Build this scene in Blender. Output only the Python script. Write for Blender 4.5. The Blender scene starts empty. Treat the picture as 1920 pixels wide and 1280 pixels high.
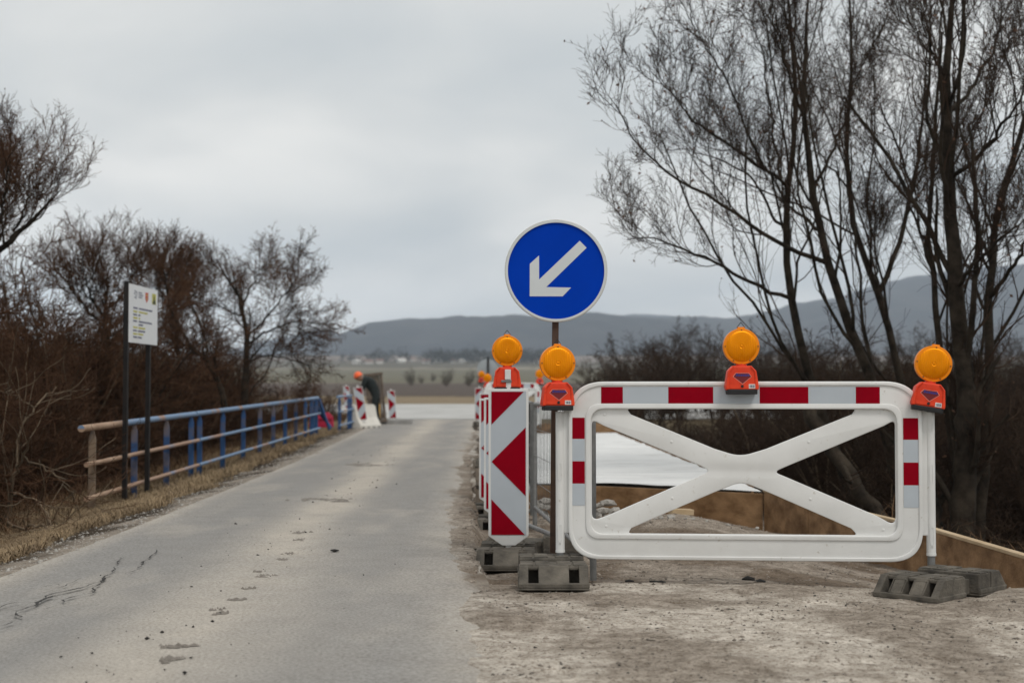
import bpy, bmesh, math, random
import numpy as np
from mathutils import Vector, Matrix

random.seed(7)
RNG = np.random.default_rng(11)
SC = bpy.context.scene
COL = SC.collection
rad = math.radians

# ------------------------------------------------------------------ camera
FPX, CAMH, HORIZON = 2667.0, 0.96, 735.0
PITCH = math.atan((HORIZON - 640.0) / FPX)
cam = bpy.data.cameras.new('camera')
cam_o = bpy.data.objects.new('camera', cam)
COL.objects.link(cam_o)
cam_o.location = (0, 0, CAMH)
cam_o.rotation_euler = (math.pi / 2 + PITCH, 0, 0)
cam.sensor_width = 36.0
cam.lens = 50.0
cam.clip_start, cam.clip_end = 0.1, 30000
cam.dof.use_dof = True
cam.dof.focus_distance = 7.6
cam.dof.aperture_fstop = 2.8
SC.camera = cam_o

# ------------------------------------------------------------------ world, sun, exposure
SUN_EL, SUN_AZ = 56.0, 148.0     # azimuth clockwise from +Y: behind the camera
w = bpy.data.worlds.new('World')
SC.world = w
w.use_nodes = True
nt = w.node_tree
nt.nodes.clear()
N, L = nt.nodes.new, nt.links.new
out = N('ShaderNodeOutputWorld')
bg = N('ShaderNodeBackground')
bg.inputs['Strength'].default_value = 0.1
L(bg.outputs[0], out.inputs['Surface'])
sky = N('ShaderNodeTexSky')
sky.sky_type = 'NISHITA'
sky.sun_disc = False
sky.sun_elevation = rad(SUN_EL)
sky.sun_rotation = rad(SUN_AZ)
tc = N('ShaderNodeTexCoord')
sep = N('ShaderNodeSeparateXYZ')
L(tc.outputs['Generated'], sep.inputs[0])
zz = N('ShaderNodeMath'); zz.operation = 'ADD'; zz.inputs[1].default_value = 0.26
zab = N('ShaderNodeMath'); zab.operation = 'ABSOLUTE'
L(sep.outputs['Z'], zab.inputs[0]); L(zab.outputs[0], zz.inputs[0])
dx = N('ShaderNodeMath'); dx.operation = 'DIVIDE'
dy = N('ShaderNodeMath'); dy.operation = 'DIVIDE'
L(sep.outputs['X'], dx.inputs[0]); L(zz.outputs[0], dx.inputs[1])
L(sep.outputs['Y'], dy.inputs[0]); L(zz.outputs[0], dy.inputs[1])
cmb = N('ShaderNodeCombineXYZ')
L(dx.outputs[0], cmb.inputs[0]); L(dy.outputs[0], cmb.inputs[1])
n1 = N('ShaderNodeTexNoise'); n1.inputs['Scale'].default_value = 2.0
n1.inputs['Detail'].default_value = 5; n1.inputs['Roughness'].default_value = 0.42
n1.inputs['Distortion'].default_value = 0.35
mp = N('ShaderNodeMapping'); mp.inputs['Location'].default_value = (19.69, 9.77, 4.9)
L(cmb.outputs[0], mp.inputs[0]); L(mp.outputs[0], n1.inputs['Vector'])
cr = N('ShaderNodeValToRGB')
el = cr.color_ramp.elements
el[0].position, el[0].color = 0.31, (0.58, 0.61, 0.622, 1)
el[1].position, el[1].color = 0.70, (0.90, 0.885, 0.85, 1)
e = el.new(0.5); e.color = (0.705, 0.715, 0.705, 1)
L(n1.outputs['Fac'], cr.inputs[0])
sc1 = N('ShaderNodeVectorMath'); sc1.operation = 'SCALE'; sc1.inputs['Scale'].default_value = 10.9
L(cr.outputs[0], sc1.inputs[0])
mx = N('ShaderNodeMix'); mx.data_type = 'RGBA'; mx.inputs[0].default_value = 0.985
L(sky.outputs[0], mx.inputs[6]); L(sc1.outputs[0], mx.inputs[7])
L(mx.outputs[2], bg.inputs['Color'])

sun = bpy.data.lights.new('sun', 'SUN')
sun.energy = 1.3
sun.angle = rad(16)
sun.color = (1.0, 0.96, 0.9)
sun_o = bpy.data.objects.new('sun', sun)
COL.objects.link(sun_o)
sd = Vector((math.sin(rad(SUN_AZ)) * math.cos(rad(SUN_EL)), math.cos(rad(SUN_AZ)) * math.cos(rad(SUN_EL)), math.sin(rad(SUN_EL))))
sun_o.rotation_euler = sd.to_track_quat('Z', 'Y').to_euler()
SC.view_settings.view_transform = 'Standard'
SC.view_settings.look = 'None'
SC.view_settings.exposure = 0.0
SC.view_settings.gamma = 1.0
SC.view_settings.use_curve_mapping = False
SC.render.engine = 'CYCLES'
SC.cycles.max_bounces = 6
SC.cycles.diffuse_bounces = 3
SC.cycles.glossy_bounces = 2
SC.cycles.transmission_bounces = 3
SC.cycles.transparent_max_bounces = 6
SC.cycles.volume_bounces = 1
SC.cycles.use_denoising = True

# ------------------------------------------------------------------ pixel helpers
_F = Vector((0, math.cos(PITCH), math.sin(PITCH)))
_U = Vector((0, -math.sin(PITCH), math.cos(PITCH)))
def _dir(px, py):
    return _F + Vector((1, 0, 0)) * ((px - 960) / FPX) + _U * ((640 - py) / FPX)
def P(px, py, Y):
    d = _dir(px, py)
    return Vector((0, 0, CAMH)) + d * (Y / d.y)
def Pz(px, py, z=0.0):
    d = _dir(px, py)
    return Vector((0, 0, CAMH)) + d * ((z - CAMH) / d.z)

# ------------------------------------------------------------------ object helpers
def tag(o, label=None, cat=None, group=None, kind=None):
    if label: o['label'] = label
    if cat: o['category'] = cat
    if group: o['group'] = group
    if kind: o['kind'] = kind
    return o
def empty(name, loc=(0, 0, 0), rz=0.0, label=None, cat=None, group=None):
    o = bpy.data.objects.new(name, None)
    o.empty_display_size = 0.1
    COL.objects.link(o)
    o.location = loc
    o.rotation_euler = (0, 0, rz)
    return tag(o, label, cat, group)
def link(name, me, mat=None, parent=None, smooth=False):
    o = bpy.data.objects.new(name, me)
    COL.objects.link(o)
    if mat is not None and len(me.materials) == 0:
        me.materials.append(mat)
    if parent is not None:
        o.parent = parent
    if smooth:
        me.polygons.foreach_set('use_smooth', [True] * len(me.polygons))
    return o
def copy_tree(o, parent=None):
    c = o.copy()
    COL.objects.link(c)
    c.parent = parent
    for ch in o.children:
        copy_tree(ch, c)
    return c
def mesh_np(name, V, F):
    """V (n,3) float, F (m,k) int, all faces of k corners"""
    V = np.asarray(V, np.float32); F = np.asarray(F, np.int32)
    me = bpy.data.meshes.new(name)
    me.vertices.add(len(V)); me.vertices.foreach_set('co', V.ravel())
    k = F.shape[1]
    me.loops.add(F.size); me.loops.foreach_set('vertex_index', F.ravel())
    me.polygons.add(len(F))
    me.polygons.foreach_set('loop_start', np.arange(0, F.size, k, dtype=np.int32))
    try:
        me.polygons.foreach_set('loop_total', np.full(len(F), k, np.int32))
    except Exception:
        pass
    me.update(calc_edges=True)
    me.validate()
    return me
class MB:
    """collects simple solids into one mesh"""
    def __init__(s): s.v, s.f = [], []
    def add(s, v, f):
        b = len(s.v)
        s.v += [tuple(p) for p in v]; s.f += [tuple(b + i for i in q) for q in f]
        return s
    def box(s, x0, x1, y0, y1, z0, z1, M=None):
        v = [Vector(p) for p in ((x0,y0,z0),(x1,y0,z0),(x1,y1,z0),(x0,y1,z0),(x0,y0,z1),(x1,y0,z1),(x1,y1,z1),(x0,y1,z1))]
        if M is not None: v = [M @ p for p in v]
        return s.add(v, ((3,2,1,0),(4,5,6,7),(0,1,5,4),(1,2,6,5),(2,3,7,6),(3,0,4,7)))
    def prism(s, poly, y0, y1, M=None):
        """poly in (x,z), extruded along y"""
        n = len(poly)
        v = [Vector((a, y0, b)) for a, b in poly] + [Vector((a, y1, b)) for a, b in poly]
        if M is not None: v = [M @ p for p in v]
        f = [tuple(range(n)), tuple(range(2*n-1, n-1, -1))]
        f += [(i, i + n, (i + 1) % n + n, (i + 1) % n) for i in range(n)]
        return s.add(v, f)
    def tube(s, a, b, r0, r1=None, n=10):
        r1 = r0 if r1 is None else r1
        a, b = Vector(a), Vector(b)
        t = (b - a).normalized()
        u = t.cross(Vector((0, 0, 1)) if abs(t.z) < .9 else Vector((1, 0, 0))).normalized(); q = t.cross(u)
        v = []
        for c, r in ((a, r0), (b, r1)):
            v += [c + (u * math.cos(k * 2 * math.pi / n) + q * math.sin(k * 2 * math.pi / n)) * r for k in range(n)]
        f = [tuple(range(n - 1, -1, -1)), tuple(range(n, 2 * n))]
        f += [(i, (i + 1) % n, (i + 1) % n + n, i + n) for i in range(n)]
        return s.add(v, f)
    def path(s, pts, r, n=8):
        for a, b in zip(pts[:-1], pts[1:]): s.tube(a, b, r, r, n)
        return s
    def lathe_y(s, prof, n=40):
        """prof list of (radius, y); axis along y"""
        v, f = [], []
        for r, y in prof:
            v += [(r * math.cos(k*2*math.pi/n), y, r * math.sin(k*2*math.pi/n)) for k in range(n)]
        for j in range(len(prof) - 1):
            f += [(j*n+i, j*n+(i+1) % n, (j+1)*n+(i+1) % n, (j+1)*n+i) for i in range(n)]
        f.append(tuple(range(n))); f.append(tuple(range(len(prof)*n-1, (len(prof)-1)*n-1, -1)))
        return s.add(v, f)
    def build(s, name, mat, parent=None, bevel=0.0, smooth=False, seg=2):
        me = bpy.data.meshes.new(name)
        bm = bmesh.new()
        vs = [bm.verts.new(p) for p in s.v]
        for q in s.f:
            try: bm.faces.new([vs[i] for i in q])
            except ValueError: pass
        bmesh.ops.recalc_face_normals(bm, faces=bm.faces)
        if bevel:
            es = [e_ for e_ in bm.edges if len(e_.link_faces) == 2 and e_.calc_face_angle(0) > 0.5]
            bmesh.ops.bevel(bm, geom=es, offset=bevel, segments=seg, affect='EDGES', profile=0.5, clamp_overlap=True)
        bm.to_mesh(me); bm.free()
        return link(name, me, mat, parent, smooth)
def smooth_by_angle(o, a=0.6):
    me = o.data
    me.polygons.foreach_set('use_smooth', [True] * len(me.polygons))
    try: me.set_sharp_from_angle(angle=a)
    except Exception: pass
    return o
def fillet(pts, r, seg=6):
    """round the corners of a closed polygon; r a number or list"""
    n = len(pts); res = []
    for i in range(n):
        p = Vector((pts[i][0], pts[i][1])); a = Vector(pts[i-1][:2]); b = Vector(pts[(i+1) % n][:2])
        rr = r[i] if isinstance(r, (list, tuple)) else r
        da, db = (a - p), (b - p)
        la, lb = da.length, db.length
        da.normalize(); db.normalize()
        ang = da.angle(db)
        if rr <= 0 or ang > 3.1: res.append((p.x, p.y)); continue
        t = min(rr / math.tan(ang / 2), la * .49, lb * .49)
        p0, p1 = p + da * t, p + db * t
        for k in range(seg + 1):
            s = k / seg
            q = p0 * (1-s)**2 + p * 2*s*(1-s) + p1 * s*s
            res.append((q.x, q.y))
    return res
def plate(name, loops, y_front, thick, mat, parent=None, bevel=0.0, res=2):
    """flat plate with holes: loops of (x,z); front face at local y=y_front, going back by thick"""
    cu = bpy.data.curves.new(name, 'CURVE')
    cu.dimensions = '2D'; cu.fill_mode = 'BOTH'
    cu.extrude = max(thick / 2 - bevel, 1e-5); cu.bevel_depth = bevel; cu.bevel_resolution = res
    cu.offset = -bevel
    for lp in loops:
        sp = cu.splines.new('POLY')
        sp.points.add(len(lp) - 1)
        for q, (a, b) in zip(sp.points, lp): q.co = (a, b, 0, 1)
        sp.use_cyclic_u = True
    o = bpy.data.objects.new(name, cu)
    COL.objects.link(o)
    dg = bpy.context.evaluated_depsgraph_get()
    me = bpy.data.meshes.new_from_object(o.evaluated_get(dg))
    bpy.data.objects.remove(o); bpy.data.curves.remove(cu)
    n = len(me.vertices)
    co = np.empty(n * 3, np.float32); me.vertices.foreach_get('co', co); co = co.reshape(-1, 3)
    me.vertices.foreach_set('co', np.stack([co[:, 0], y_front + thick / 2 - co[:, 2], co[:, 1]], 1).ravel())
    me.materials.clear()
    bm = bmesh.new(); bm.from_mesh(me)
    bmesh.ops.remove_doubles(bm, verts=bm.verts, dist=1e-5)
    bmesh.ops.recalc_face_normals(bm, faces=bm.faces)
    bm.to_mesh(me); bm.free()
    me.name = name
    o = link(name, me, mat, parent)
    if bevel: smooth_by_angle(o, 0.7)
    return o

# ------------------------------------------------------------------ materials
def mat(name, col, rough=0.6, var=0.15, scale=8.0, bump=0.0, bscale=60.0, col2=None, lo=0.35, hi=0.65, detail=6,
        metal=0.0, spec=0.4, attr=None, coat=0.0, stretch=None, grain=None):
    m = bpy.data.materials.new(name)
    m.use_nodes = True
    t = m.node_tree; n, l = t.nodes.new, t.links.new
    b = t.nodes['Principled BSDF']
    b.inputs['Roughness'].default_value = rough
    b.inputs['Metallic'].default_value = metal
    b.inputs['Specular IOR Level'].default_value = spec
    b.inputs['Coat Weight'].default_value = coat
    co = n('ShaderNodeTexCoord')
    vec = co.outputs['Object']
    if stretch:
        mpn = n('ShaderNodeMapping'); mpn.inputs['Scale'].default_value = stretch
        l(vec, mpn.inputs[0]); vec = mpn.outputs[0]
    nz = n('ShaderNodeTexNoise'); nz.inputs['Scale'].default_value = scale
    nz.inputs['Detail'].default_value = detail; nz.inputs['Roughness'].default_value = 0.6
    l(vec, nz.inputs['Vector'])
    rp = n('ShaderNodeValToRGB')
    c2 = col2 if col2 else tuple(min(1, c * (1 + var)) for c in col)
    c1 = col if col2 else tuple(c * (1 - var) for c in col)
    rp.color_ramp.elements[0].position, rp.color_ramp.elements[0].color = lo, (*c1, 1)
    rp.color_ramp.elements[1].position, rp.color_ramp.elements[1].color = hi, (*c2, 1)
    l(nz.outputs['Fac'], rp.inputs[0])
    colout = rp.outputs[0]
    if grain:
        gs, g0, g1_, gp0, gp1 = (*grain, .36, .58)[:5]
        ng = n('ShaderNodeTexNoise'); ng.inputs['Scale'].default_value = gs; ng.inputs['Detail'].default_value = 4
        ng.inputs['Roughness'].default_value = .7
        l(vec, ng.inputs['Vector'])
        rg = n('ShaderNodeValToRGB')
        rg.color_ramp.elements[0].position, rg.color_ramp.elements[0].color = gp0, (*g0, 1)
        rg.color_ramp.elements[1].position, rg.color_ramp.elements[1].color = gp1, (*g1_, 1)
        l(ng.outputs['Fac'], rg.inputs[0])
        mg = n('ShaderNodeMix'); mg.data_type = 'RGBA'; mg.blend_type = 'MULTIPLY'; mg.inputs[0].default_value = 1
        l(colout, mg.inputs[6]); l(rg.outputs[0], mg.inputs[7]); colout = mg.outputs[2]
    if attr:
        at = n('ShaderNodeAttribute'); at.attribute_name = attr
        mm = n('ShaderNodeMix'); mm.data_type = 'RGBA'; mm.blend_type = 'MULTIPLY'; mm.inputs[0].default_value = 1
        l(at.outputs['Color'], mm.inputs[6]); l(colout, mm.inputs[7]); colout = mm.outputs[2]
    l(colout, b.inputs['Base Color'])
    if bump:
        nb = n('ShaderNodeTexNoise'); nb.inputs['Scale'].default_value = bscale; nb.inputs['Detail'].default_value = 5
        l(vec, nb.inputs['Vector'])
        bp = n('ShaderNodeBump'); bp.inputs['Strength'].default_value = bump; bp.inputs['Distance'].default_value = 0.02
        l(nb.outputs['Fac'], bp.inputs['Height']); l(bp.outputs[0], b.inputs['Normal'])
    return m
M = {}
M['white'] = mat('white_plastic', (0.625, 0.622, 0.605), 0.5, col2=(0.71, 0.71, 0.695), scale=3, lo=.3, hi=.6, bump=.02, bscale=300, grain=(26, (.72, .68, .62), (1, 1, 1), .27, .36))
M['sheet'] = mat('grey_reflective_sheet', (0.44, 0.48, 0.52), 0.45, .03, 5, spec=.15)
M['red'] = mat('red_reflective_sheet', (0.25, 0.0006, 0.009), 0.5, .08, 6, spec=.04)
M['blue'] = mat('blue_reflective_sheet', (0.0, 0.040, 0.40), 0.5, .05, 4, spec=.04)
M['arrow'] = mat('arrow_sheet', (0.58, 0.61, 0.62), 0.35, .03, 5)
M['alu'] = mat('aluminium', (0.55, 0.55, 0.53), 0.4, .06, 12, metal=.3)
M['rust_post'] = mat('rusted_brown_steel', (0.045, 0.026, 0.018), 0.75, col2=(0.085, 0.047, 0.03), scale=14, bump=.1)
M['galv'] = mat('galvanised_pipe', (0.20, 0.20, 0.195), 0.5, .15, 20, metal=.35)
M['orange'] = mat('orange_lamp_housing', (0.66, 0.042, 0.012), 0.5, col2=(0.80, 0.065, 0.02), scale=10, spec=.25, grain=(45, (.80, .86, .9), (1, 1, 1), .30, .44))
M['black'] = mat('black_rubber_and_shade', (0.012, 0.012, 0.013), 0.6, .2, 20)
M['label'] = mat('white_label', (0.7, 0.68, 0.64), 0.5, .05, 20)
M['navy'] = mat('navy_logo_print', (0.035, 0.035, 0.22), 0.5, .1, 30)
M['maroon'] = mat('maroon_logo_print', (0.16, 0.008, 0.012), 0.5, .1, 30)
M['pale_print'] = mat('pale_logo_outline', (0.75, 0.28, 0.22), 0.5, .05, 30)
M['rubber'] = mat('dusty_recycled_rubber', (0.058, 0.053, 0.046), 0.9, spec=.15, col2=(0.165, 0.147, 0.122), scale=9, lo=.32, hi=.7, bump=.25, bscale=90)
M['bluepaint'] = mat('peeling_blue_paint', (0.022, 0.075, 0.20), 0.6, col2=(0.12, 0.085, 0.065), scale=3.2, lo=.52, hi=.64, bump=.1, bscale=50)
M['railpaint'] = mat('pale_blue_and_rust_rail', (0.17, 0.26, 0.40), 0.55, col2=(0.33, 0.20, 0.14), scale=1.1, lo=.53, hi=.62, detail=9)
M['rustpaint'] = mat('mostly_rusted_rail', (0.36, 0.23, 0.16), 0.6, col2=(0.19, 0.24, 0.34), scale=1.3, lo=.55, hi=.68, detail=9)
M['blacksteel'] = mat('black_painted_steel', (0.010, 0.010, 0.011), 0.6, col2=(0.022, 0.018, 0.016), scale=6, spec=.2)
M['board'] = mat('white_info_board', (0.76, 0.77, 0.78), 0.4, .02, 3)
M['ink'] = mat('grey_ink', (0.16, 0.16, 0.22), 0.6, .1, 30)
M['yellow_ink'] = mat('yellow_green_ink', (0.50, 0.47, 0.10), 0.6, .1, 30)
M['crest_red'] = mat('red_crest_print', (0.50, 0.045, 0.04), 0.6, .1, 30)
M['emblem_green'] = mat('dark_green_print', (0.05, 0.06, 0.03), 0.6, .1, 30)
M['wood'] = mat('brown_formwork_ply', (0.115, 0.055, 0.017), 0.7, col2=(0.33, 0.195, 0.095), scale=2.6, lo=.36, hi=.68, bump=.2, bscale=25, detail=12, stretch=(1.6, 1.6, 2.6))
M['wood_pale'] = mat('pale_sawn_timber', (0.40, 0.29, 0.17), 0.8, col2=(0.52, 0.40, 0.26), scale=6, bump=.1, stretch=(1, 1, 6))
M['fleece'] = mat('white_geotextile', (0.58, 0.585, 0.58), 0.9, col2=(0.74, 0.74, 0.73), scale=1.6, bump=.3, bscale=7, stretch=(.5, 2.2, 1), grain=(3.5, (.70, .69, .67), (1, 1, 1), .30, .42))
M['stone'] = mat('pale_broken_concrete', (0.27, 0.25, 0.22), 0.9, col2=(0.46, 0.435, 0.40), scale=9, bump=.4, bscale=40)
M['pebble'] = mat('brown_pebble', (0.10, 0.085, 0.07), 0.9, col2=(0.34, 0.29, 0.24), scale=1.7, lo=.4, hi=.6)
M['tarcrumb'] = mat('dark_tar_crumb', (0.022, 0.02, 0.018), 0.9, .3, 20)
M['crack'] = mat('dark_road_crack', (0.035, 0.032, 0.03), 0.95, .3, 20)  # dark colour of the thin crack strips on the road
M['mud'] = mat('dried_mud', (0.16, 0.14, 0.12), 0.95, col2=(0.25, 0.225, 0.195), scale=30, bump=.5, bscale=80)
M['bark'] = mat('dark_bark', (0.015, 0.012, 0.0095), 0.95, spec=.1, col2=(0.048, 0.038, 0.028), scale=7, bump=.4, bscale=30)
M['twig'] = mat('grey_brown_twigs', (0.022, 0.0145, 0.0105), 0.95, spec=.05, col2=(0.066, 0.044, 0.031), scale=1.2)
M['redtwig'] = mat('reddish_brown_twigs', (0.030, 0.016, 0.010), 0.95, spec=.03, col2=(0.13, 0.072, 0.044), scale=0.9)
M['leaf'] = mat('dry_brown_leaves', (0.075, 0.038, 0.022), 0.9, col2=(0.14, 0.075, 0.045), scale=2)
M['drygrass'] = mat('dry_straw_grass', (0.17, 0.115, 0.063), 0.9, col2=(0.36, 0.265, 0.155), scale=1.6, lo=.35, hi=.65)
M['browngrass'] = mat('brown_dead_weeds', (0.05, 0.030, 0.018), 0.9, spec=.05, col2=(0.17, 0.105, 0.06), scale=1.3)
M['helmet'] = mat('orange_helmet', (0.85, 0.13, 0.03), 0.35, .05, 5)
M['cloth'] = mat('dark_work_clothes', (0.012, 0.017, 0.017), 0.9, .35, 12, bump=.1)
M['skin'] = mat('skin', (0.42, 0.23, 0.16), 0.6, .06, 10)
M['yellow'] = mat('yellow_plastic', (0.60, 0.34, 0.05), 0.5, .08, 8)
M['cream'] = mat('cream_plastic', (0.62, 0.59, 0.53), 0.6, col2=(0.70, 0.67, 0.61), scale=4)
M['redplastic'] = mat('crimson_plastic', (0.42, 0.015, 0.05), 0.5, .1, 6)
M['oldwood'] = mat('weathered_dark_wood', (0.065, 0.05, 0.04), 0.85, col2=(0.17, 0.13, 0.10), scale=5, stretch=(6, 6, 1))
M['housewall'] = mat('pale_house_plaster', (0.62, 0.60, 0.57), 0.9, .12, .05)
M['roof'] = mat('brown_red_roof_tiles', (0.20, 0.13, 0.11), 0.9, .2, .05)
M['villagetree'] = mat('far_tree_mass', (0.035, 0.036, 0.034), 0.95, .4, .05)
M['greyback'] = mat('grey_sign_back', (0.33, 0.36, 0.38), 0.5, .05, 4)

# amber lens: translucent plastic with fine concentric prisms
def lens_mat():
    m = bpy.data.materials.new('amber_lens'); m.use_nodes = True
    t = m.node_tree; n, l = t.nodes.new, t.links.new
    b = t.nodes['Principled BSDF']
    b.inputs['Roughness'].default_value = 0.3; b.inputs['Specular IOR Level'].default_value = 0.25
    b.inputs['Base Color'].default_value = (1.0, 0.37, 0.003, 1)
    b.inputs['Metallic'].default_value = 0.6
    b.inputs['Anisotropic'].default_value = 0.95
    tg = n('ShaderNodeTangent'); tg.direction_type = 'RADIAL'; tg.axis = 'Y'
    l(tg.outputs[0], b.inputs['Tangent'])
    tr = n('ShaderNodeBsdfTranslucent'); tr.inputs['Color'].default_value = (1.0, 0.46, 0.012, 1)
    ms = n('ShaderNodeMixShader'); ms.inputs[0].default_value = 0.33
    co = n('ShaderNodeTexCoord')
    wv = n('ShaderNodeTexWave'); wv.wave_type = 'BANDS'; wv.bands_direction = 'X'
    wv.inputs['Scale'].default_value = 30; wv.inputs['Distortion'].default_value = 0
    l(co.outputs['Object'], wv.inputs['Vector'])
    bp = n('ShaderNodeBump'); bp.inputs['Strength'].default_value = 0.3; bp.inputs['Distance'].default_value = 0.003
    l(wv.outputs['Fac'], bp.inputs['Height']); l(bp.outputs[0], b.inputs['Normal'])
    l(b.outputs[0], ms.inputs[1]); l(tr.outputs[0], ms.inputs[2])
    l(ms.outputs[0], t.nodes['Material Output'].inputs['Surface'])
    return m
M['lens'] = lens_mat()
M['lensrim'] = mat('amber_rim', (0.85, 0.25, 0.005), 0.4, .06, 20, spec=.2)

# ------------------------------------------------------------------ terrain
def ip(y, xs, ys): return np.interp(y, xs, ys)
def xl(y): return ip(y, [-10, 9, 19, 39, 56], [-2.5, -2.56, -2.85, -3.84, -4.7])
def xr(y): return ip(y, [-10, 4.7, 9.7, 19, 39, 56], [-.0, -.08, -.40, -.64, -1.0, -1.25])
def xs_(y): return ip(y, [6, 7.65, 14, 22, 45], [-.16, -.186, -.39, -.62, -1.0])
def sm(t):
    t = np.clip(t, 0, 1); return t * t * (3 - 2 * t)
def vnoise(x, y, s=1.0, seed=0):
    """smooth value noise, vectorised"""
    x = np.asarray(x, float) / s; y = np.asarray(y, float) / s
    xi, yi = np.floor(x), np.floor(y); fx, fy = sm(x - xi), sm(y - yi)
    def h(a, b):
        v = np.sin(a * 127.1 + b * 311.7 + seed * 74.7) * 43758.5453
        return v - np.floor(v)
    return (h(xi, yi) * (1-fx) + h(xi+1, yi) * fx) * (1-fy) + (h(xi, yi+1) * (1-fx) + h(xi+1, yi+1) * fx) * fy
def fbm(x, y, s, seed=0, o=4):
    r, a = 0, .5
    for k in range(o):
        r = r + a * vnoise(x, y, s, seed + k); s /= 2.03; a *= .5
    return r / (1 - .5 ** o)
HY = [-100, 50, 75, 150, 400, 450, 1200, 1300, 1800, 2300, 9000]
HZ = [0, 0, .3, .9, 3.6, 4.6, 20.5, 24.4, 45, 62, 62]
def G(x, y):
    x = np.asarray(x, float); y = np.asarray(y, float)
    fade = 1 - sm((y - 36) / 14)
    d = xl(y) - x
    r = ip(y, [4, 14.6, 33, 45], [-.26, -.27, -.08, 0])
    zl = r * sm(d / 1.5) - 1.3 * sm((d - 1.9) / 3.6) + 1.0 * sm((d - 14) / 30)
    e = x - xs_(y)
    depth = ip(y, [7.2, 8, 12.5, 14], [0, .085, .13, .42])
    zr = -depth * sm(e / .06 )
    zr = zr - .15 * sm((x - 1.6) / 1.1) * sm((y - 7) / 2) - .03 * sm((x - 1) / 1)
    zr = zr - 1.1 * sm((x - 3.05) / 2.6) + .9 * sm((x - 14) / 30)
    mound = .13 * np.exp(-((x - 1.25) / .6) ** 2 - ((y - 10.8) / 1.1) ** 2)
    z = np.where(d > 0, zl, np.where(x > xr(y) - .35, zr + mound, 0.0))
    out_road = (d > 0) | (x > xr(y) - .35)
    n = (fbm(x, y, .9, 3) - .5) * .06 + (fbm(x, y, .16, 9, 3) - .5) * .03
    amp = np.clip(np.maximum(d, x - xr(y) + .35) / .5, 0.25, 1)
    z = z + np.where(out_road, n * amp, 0)
    z = z * fade
    z = np.where(out_road, z, -.03)
    big = (fbm(x, y, 60, 21) - .5) * np.clip((y - 120) / 100, 0, 1) * 1.5
    return z + ip(y, HY, HZ) + big
def g1(x, y): return float(G(np.array([x]), np.array([y]))[0])

def grid_mesh(name, X, Y, Z):
    ny, nx = Z.shape
    XX, YY = np.meshgrid(X, Y)
    V = np.stack([XX, YY, Z], -1).reshape(-1, 3)
    i = np.arange((ny - 1) * nx).reshape(ny - 1, nx)[:, :-1].ravel()
    F = np.stack([i, i + 1, i + nx + 1, i + nx], 1)
    return mesh_np(name, V, F), V
def set_col(me, C):
    a = me.color_attributes.new('Col', 'FLOAT_COLOR', 'POINT')
    C4 = np.concatenate([C, np.ones((len(C), 1))], 1).astype(np.float32)
    a.data.foreach_set('color', C4.ravel())
def lerp(a, b, t): return a * (1 - t[:, None]) + b * t[:, None]

gx = np.unique(np.concatenate([-np.geomspace(7, 4500, 46), np.arange(-7, -.6, .09), np.arange(-.6, 3.6, .045), np.arange(3.6, 8, .2), np.geomspace(8, 4500, 46)]))
gy = np.unique(np.concatenate([np.arange(-12, 3, 1.0), np.arange(3, 15, .05), np.arange(15, 45, .15), np.arange(45, 90, 1.0), np.geomspace(90, 2600, 70)]))
XX, YY = np.meshgrid(gx, gy)
ZZ = G(XX, YY)
me, V = grid_mesh('ground', gx, gy, ZZ)
x, y = V[:, 0].astype(float), V[:, 1].astype(float)
C = np.tile(np.array([.055, .042, .030]), (len(V), 1))                     # leaf litter
d = xl(y) - x
nn = fbm(x, y, .5, 40)
C = lerp(C, np.array([.30, .265, .225]), sm((.55 + .9 * (nn - .5) - d) / .35) * (d > 0))      # dusty gravel verge
right = x > xr(y) - .42
dust, damp = np.array([.50, .455, .396]), np.array([.178, .142, .108])
def dirt_col(x, y):
    n_ = len(x)
    t = sm((fbm(x, y, .55, 5, 5) - .40) / .2)
    Cr = lerp(np.tile(damp, (n_, 1)), dust, t)
    near = sm((7.55 - y + .3 * (fbm(x, y, .4, 8) - .5)) / .25)             # worn dusty apron in front of the barrier
    Cr = lerp(lerp(Cr, np.array([.17, .132, .10]), np.full(n_, .6)), Cr * .6 + .4 * dust * (.72 + .56 * fbm(x, y, .3, 2))[:, None], near)
    edge = sm((.55 - np.abs(x - xr(y) - .25)) / .4) * (y > 3)
    Cr = lerp(Cr, np.array([.17, .137, .108]), .6 * edge * sm((fbm(x, y, .22, 14) - .36) / .2) * sm((y - 5.4) / 1.2))
    rim = sm((.22 - (x - xr(y)) + .5 * (fbm(x, y * .6, .28, 47, 5) - .5)) / .42)   # road dust carried onto the dirt
    Cr = lerp(Cr, np.array([.395, .362, .318]), .8 * rim)
    return Cr
Cr = dirt_col(x, y)
keep = right & (x < 3.1 + .3 * (nn - .5)) & (y < 36)
C = np.where(keep[:, None], Cr, C)
def band(c, y0, y1, soft):
    global C
    yy = y + (fbm(x, y, 40, 61) - .5) * soft * 4 * np.clip(y / 300, 0, 1)
    C = lerp(C, np.array(c), sm((yy - y0) / soft) * (1 - sm((yy - y1) / soft)))
band((.165, .135, .088), 44, 118, 4)
band((.25, .20, .135), 76, 112, 4)
band((.105, .086, .075), 118, 335, 6)
band((.24, .21, .17), 335, 372, 8)
band((.155, .147, .108), 372, 1080, 14)
band((.27, .245, .19), 1080, 1240, 25)
band((.12, .11, .085), 1240, 1500, 30)
band((.21, .18, .16), 1500, 2000, 40)
band((.05, .05, .048), 2000, 4000, 60)
set_col(me, C)
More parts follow.
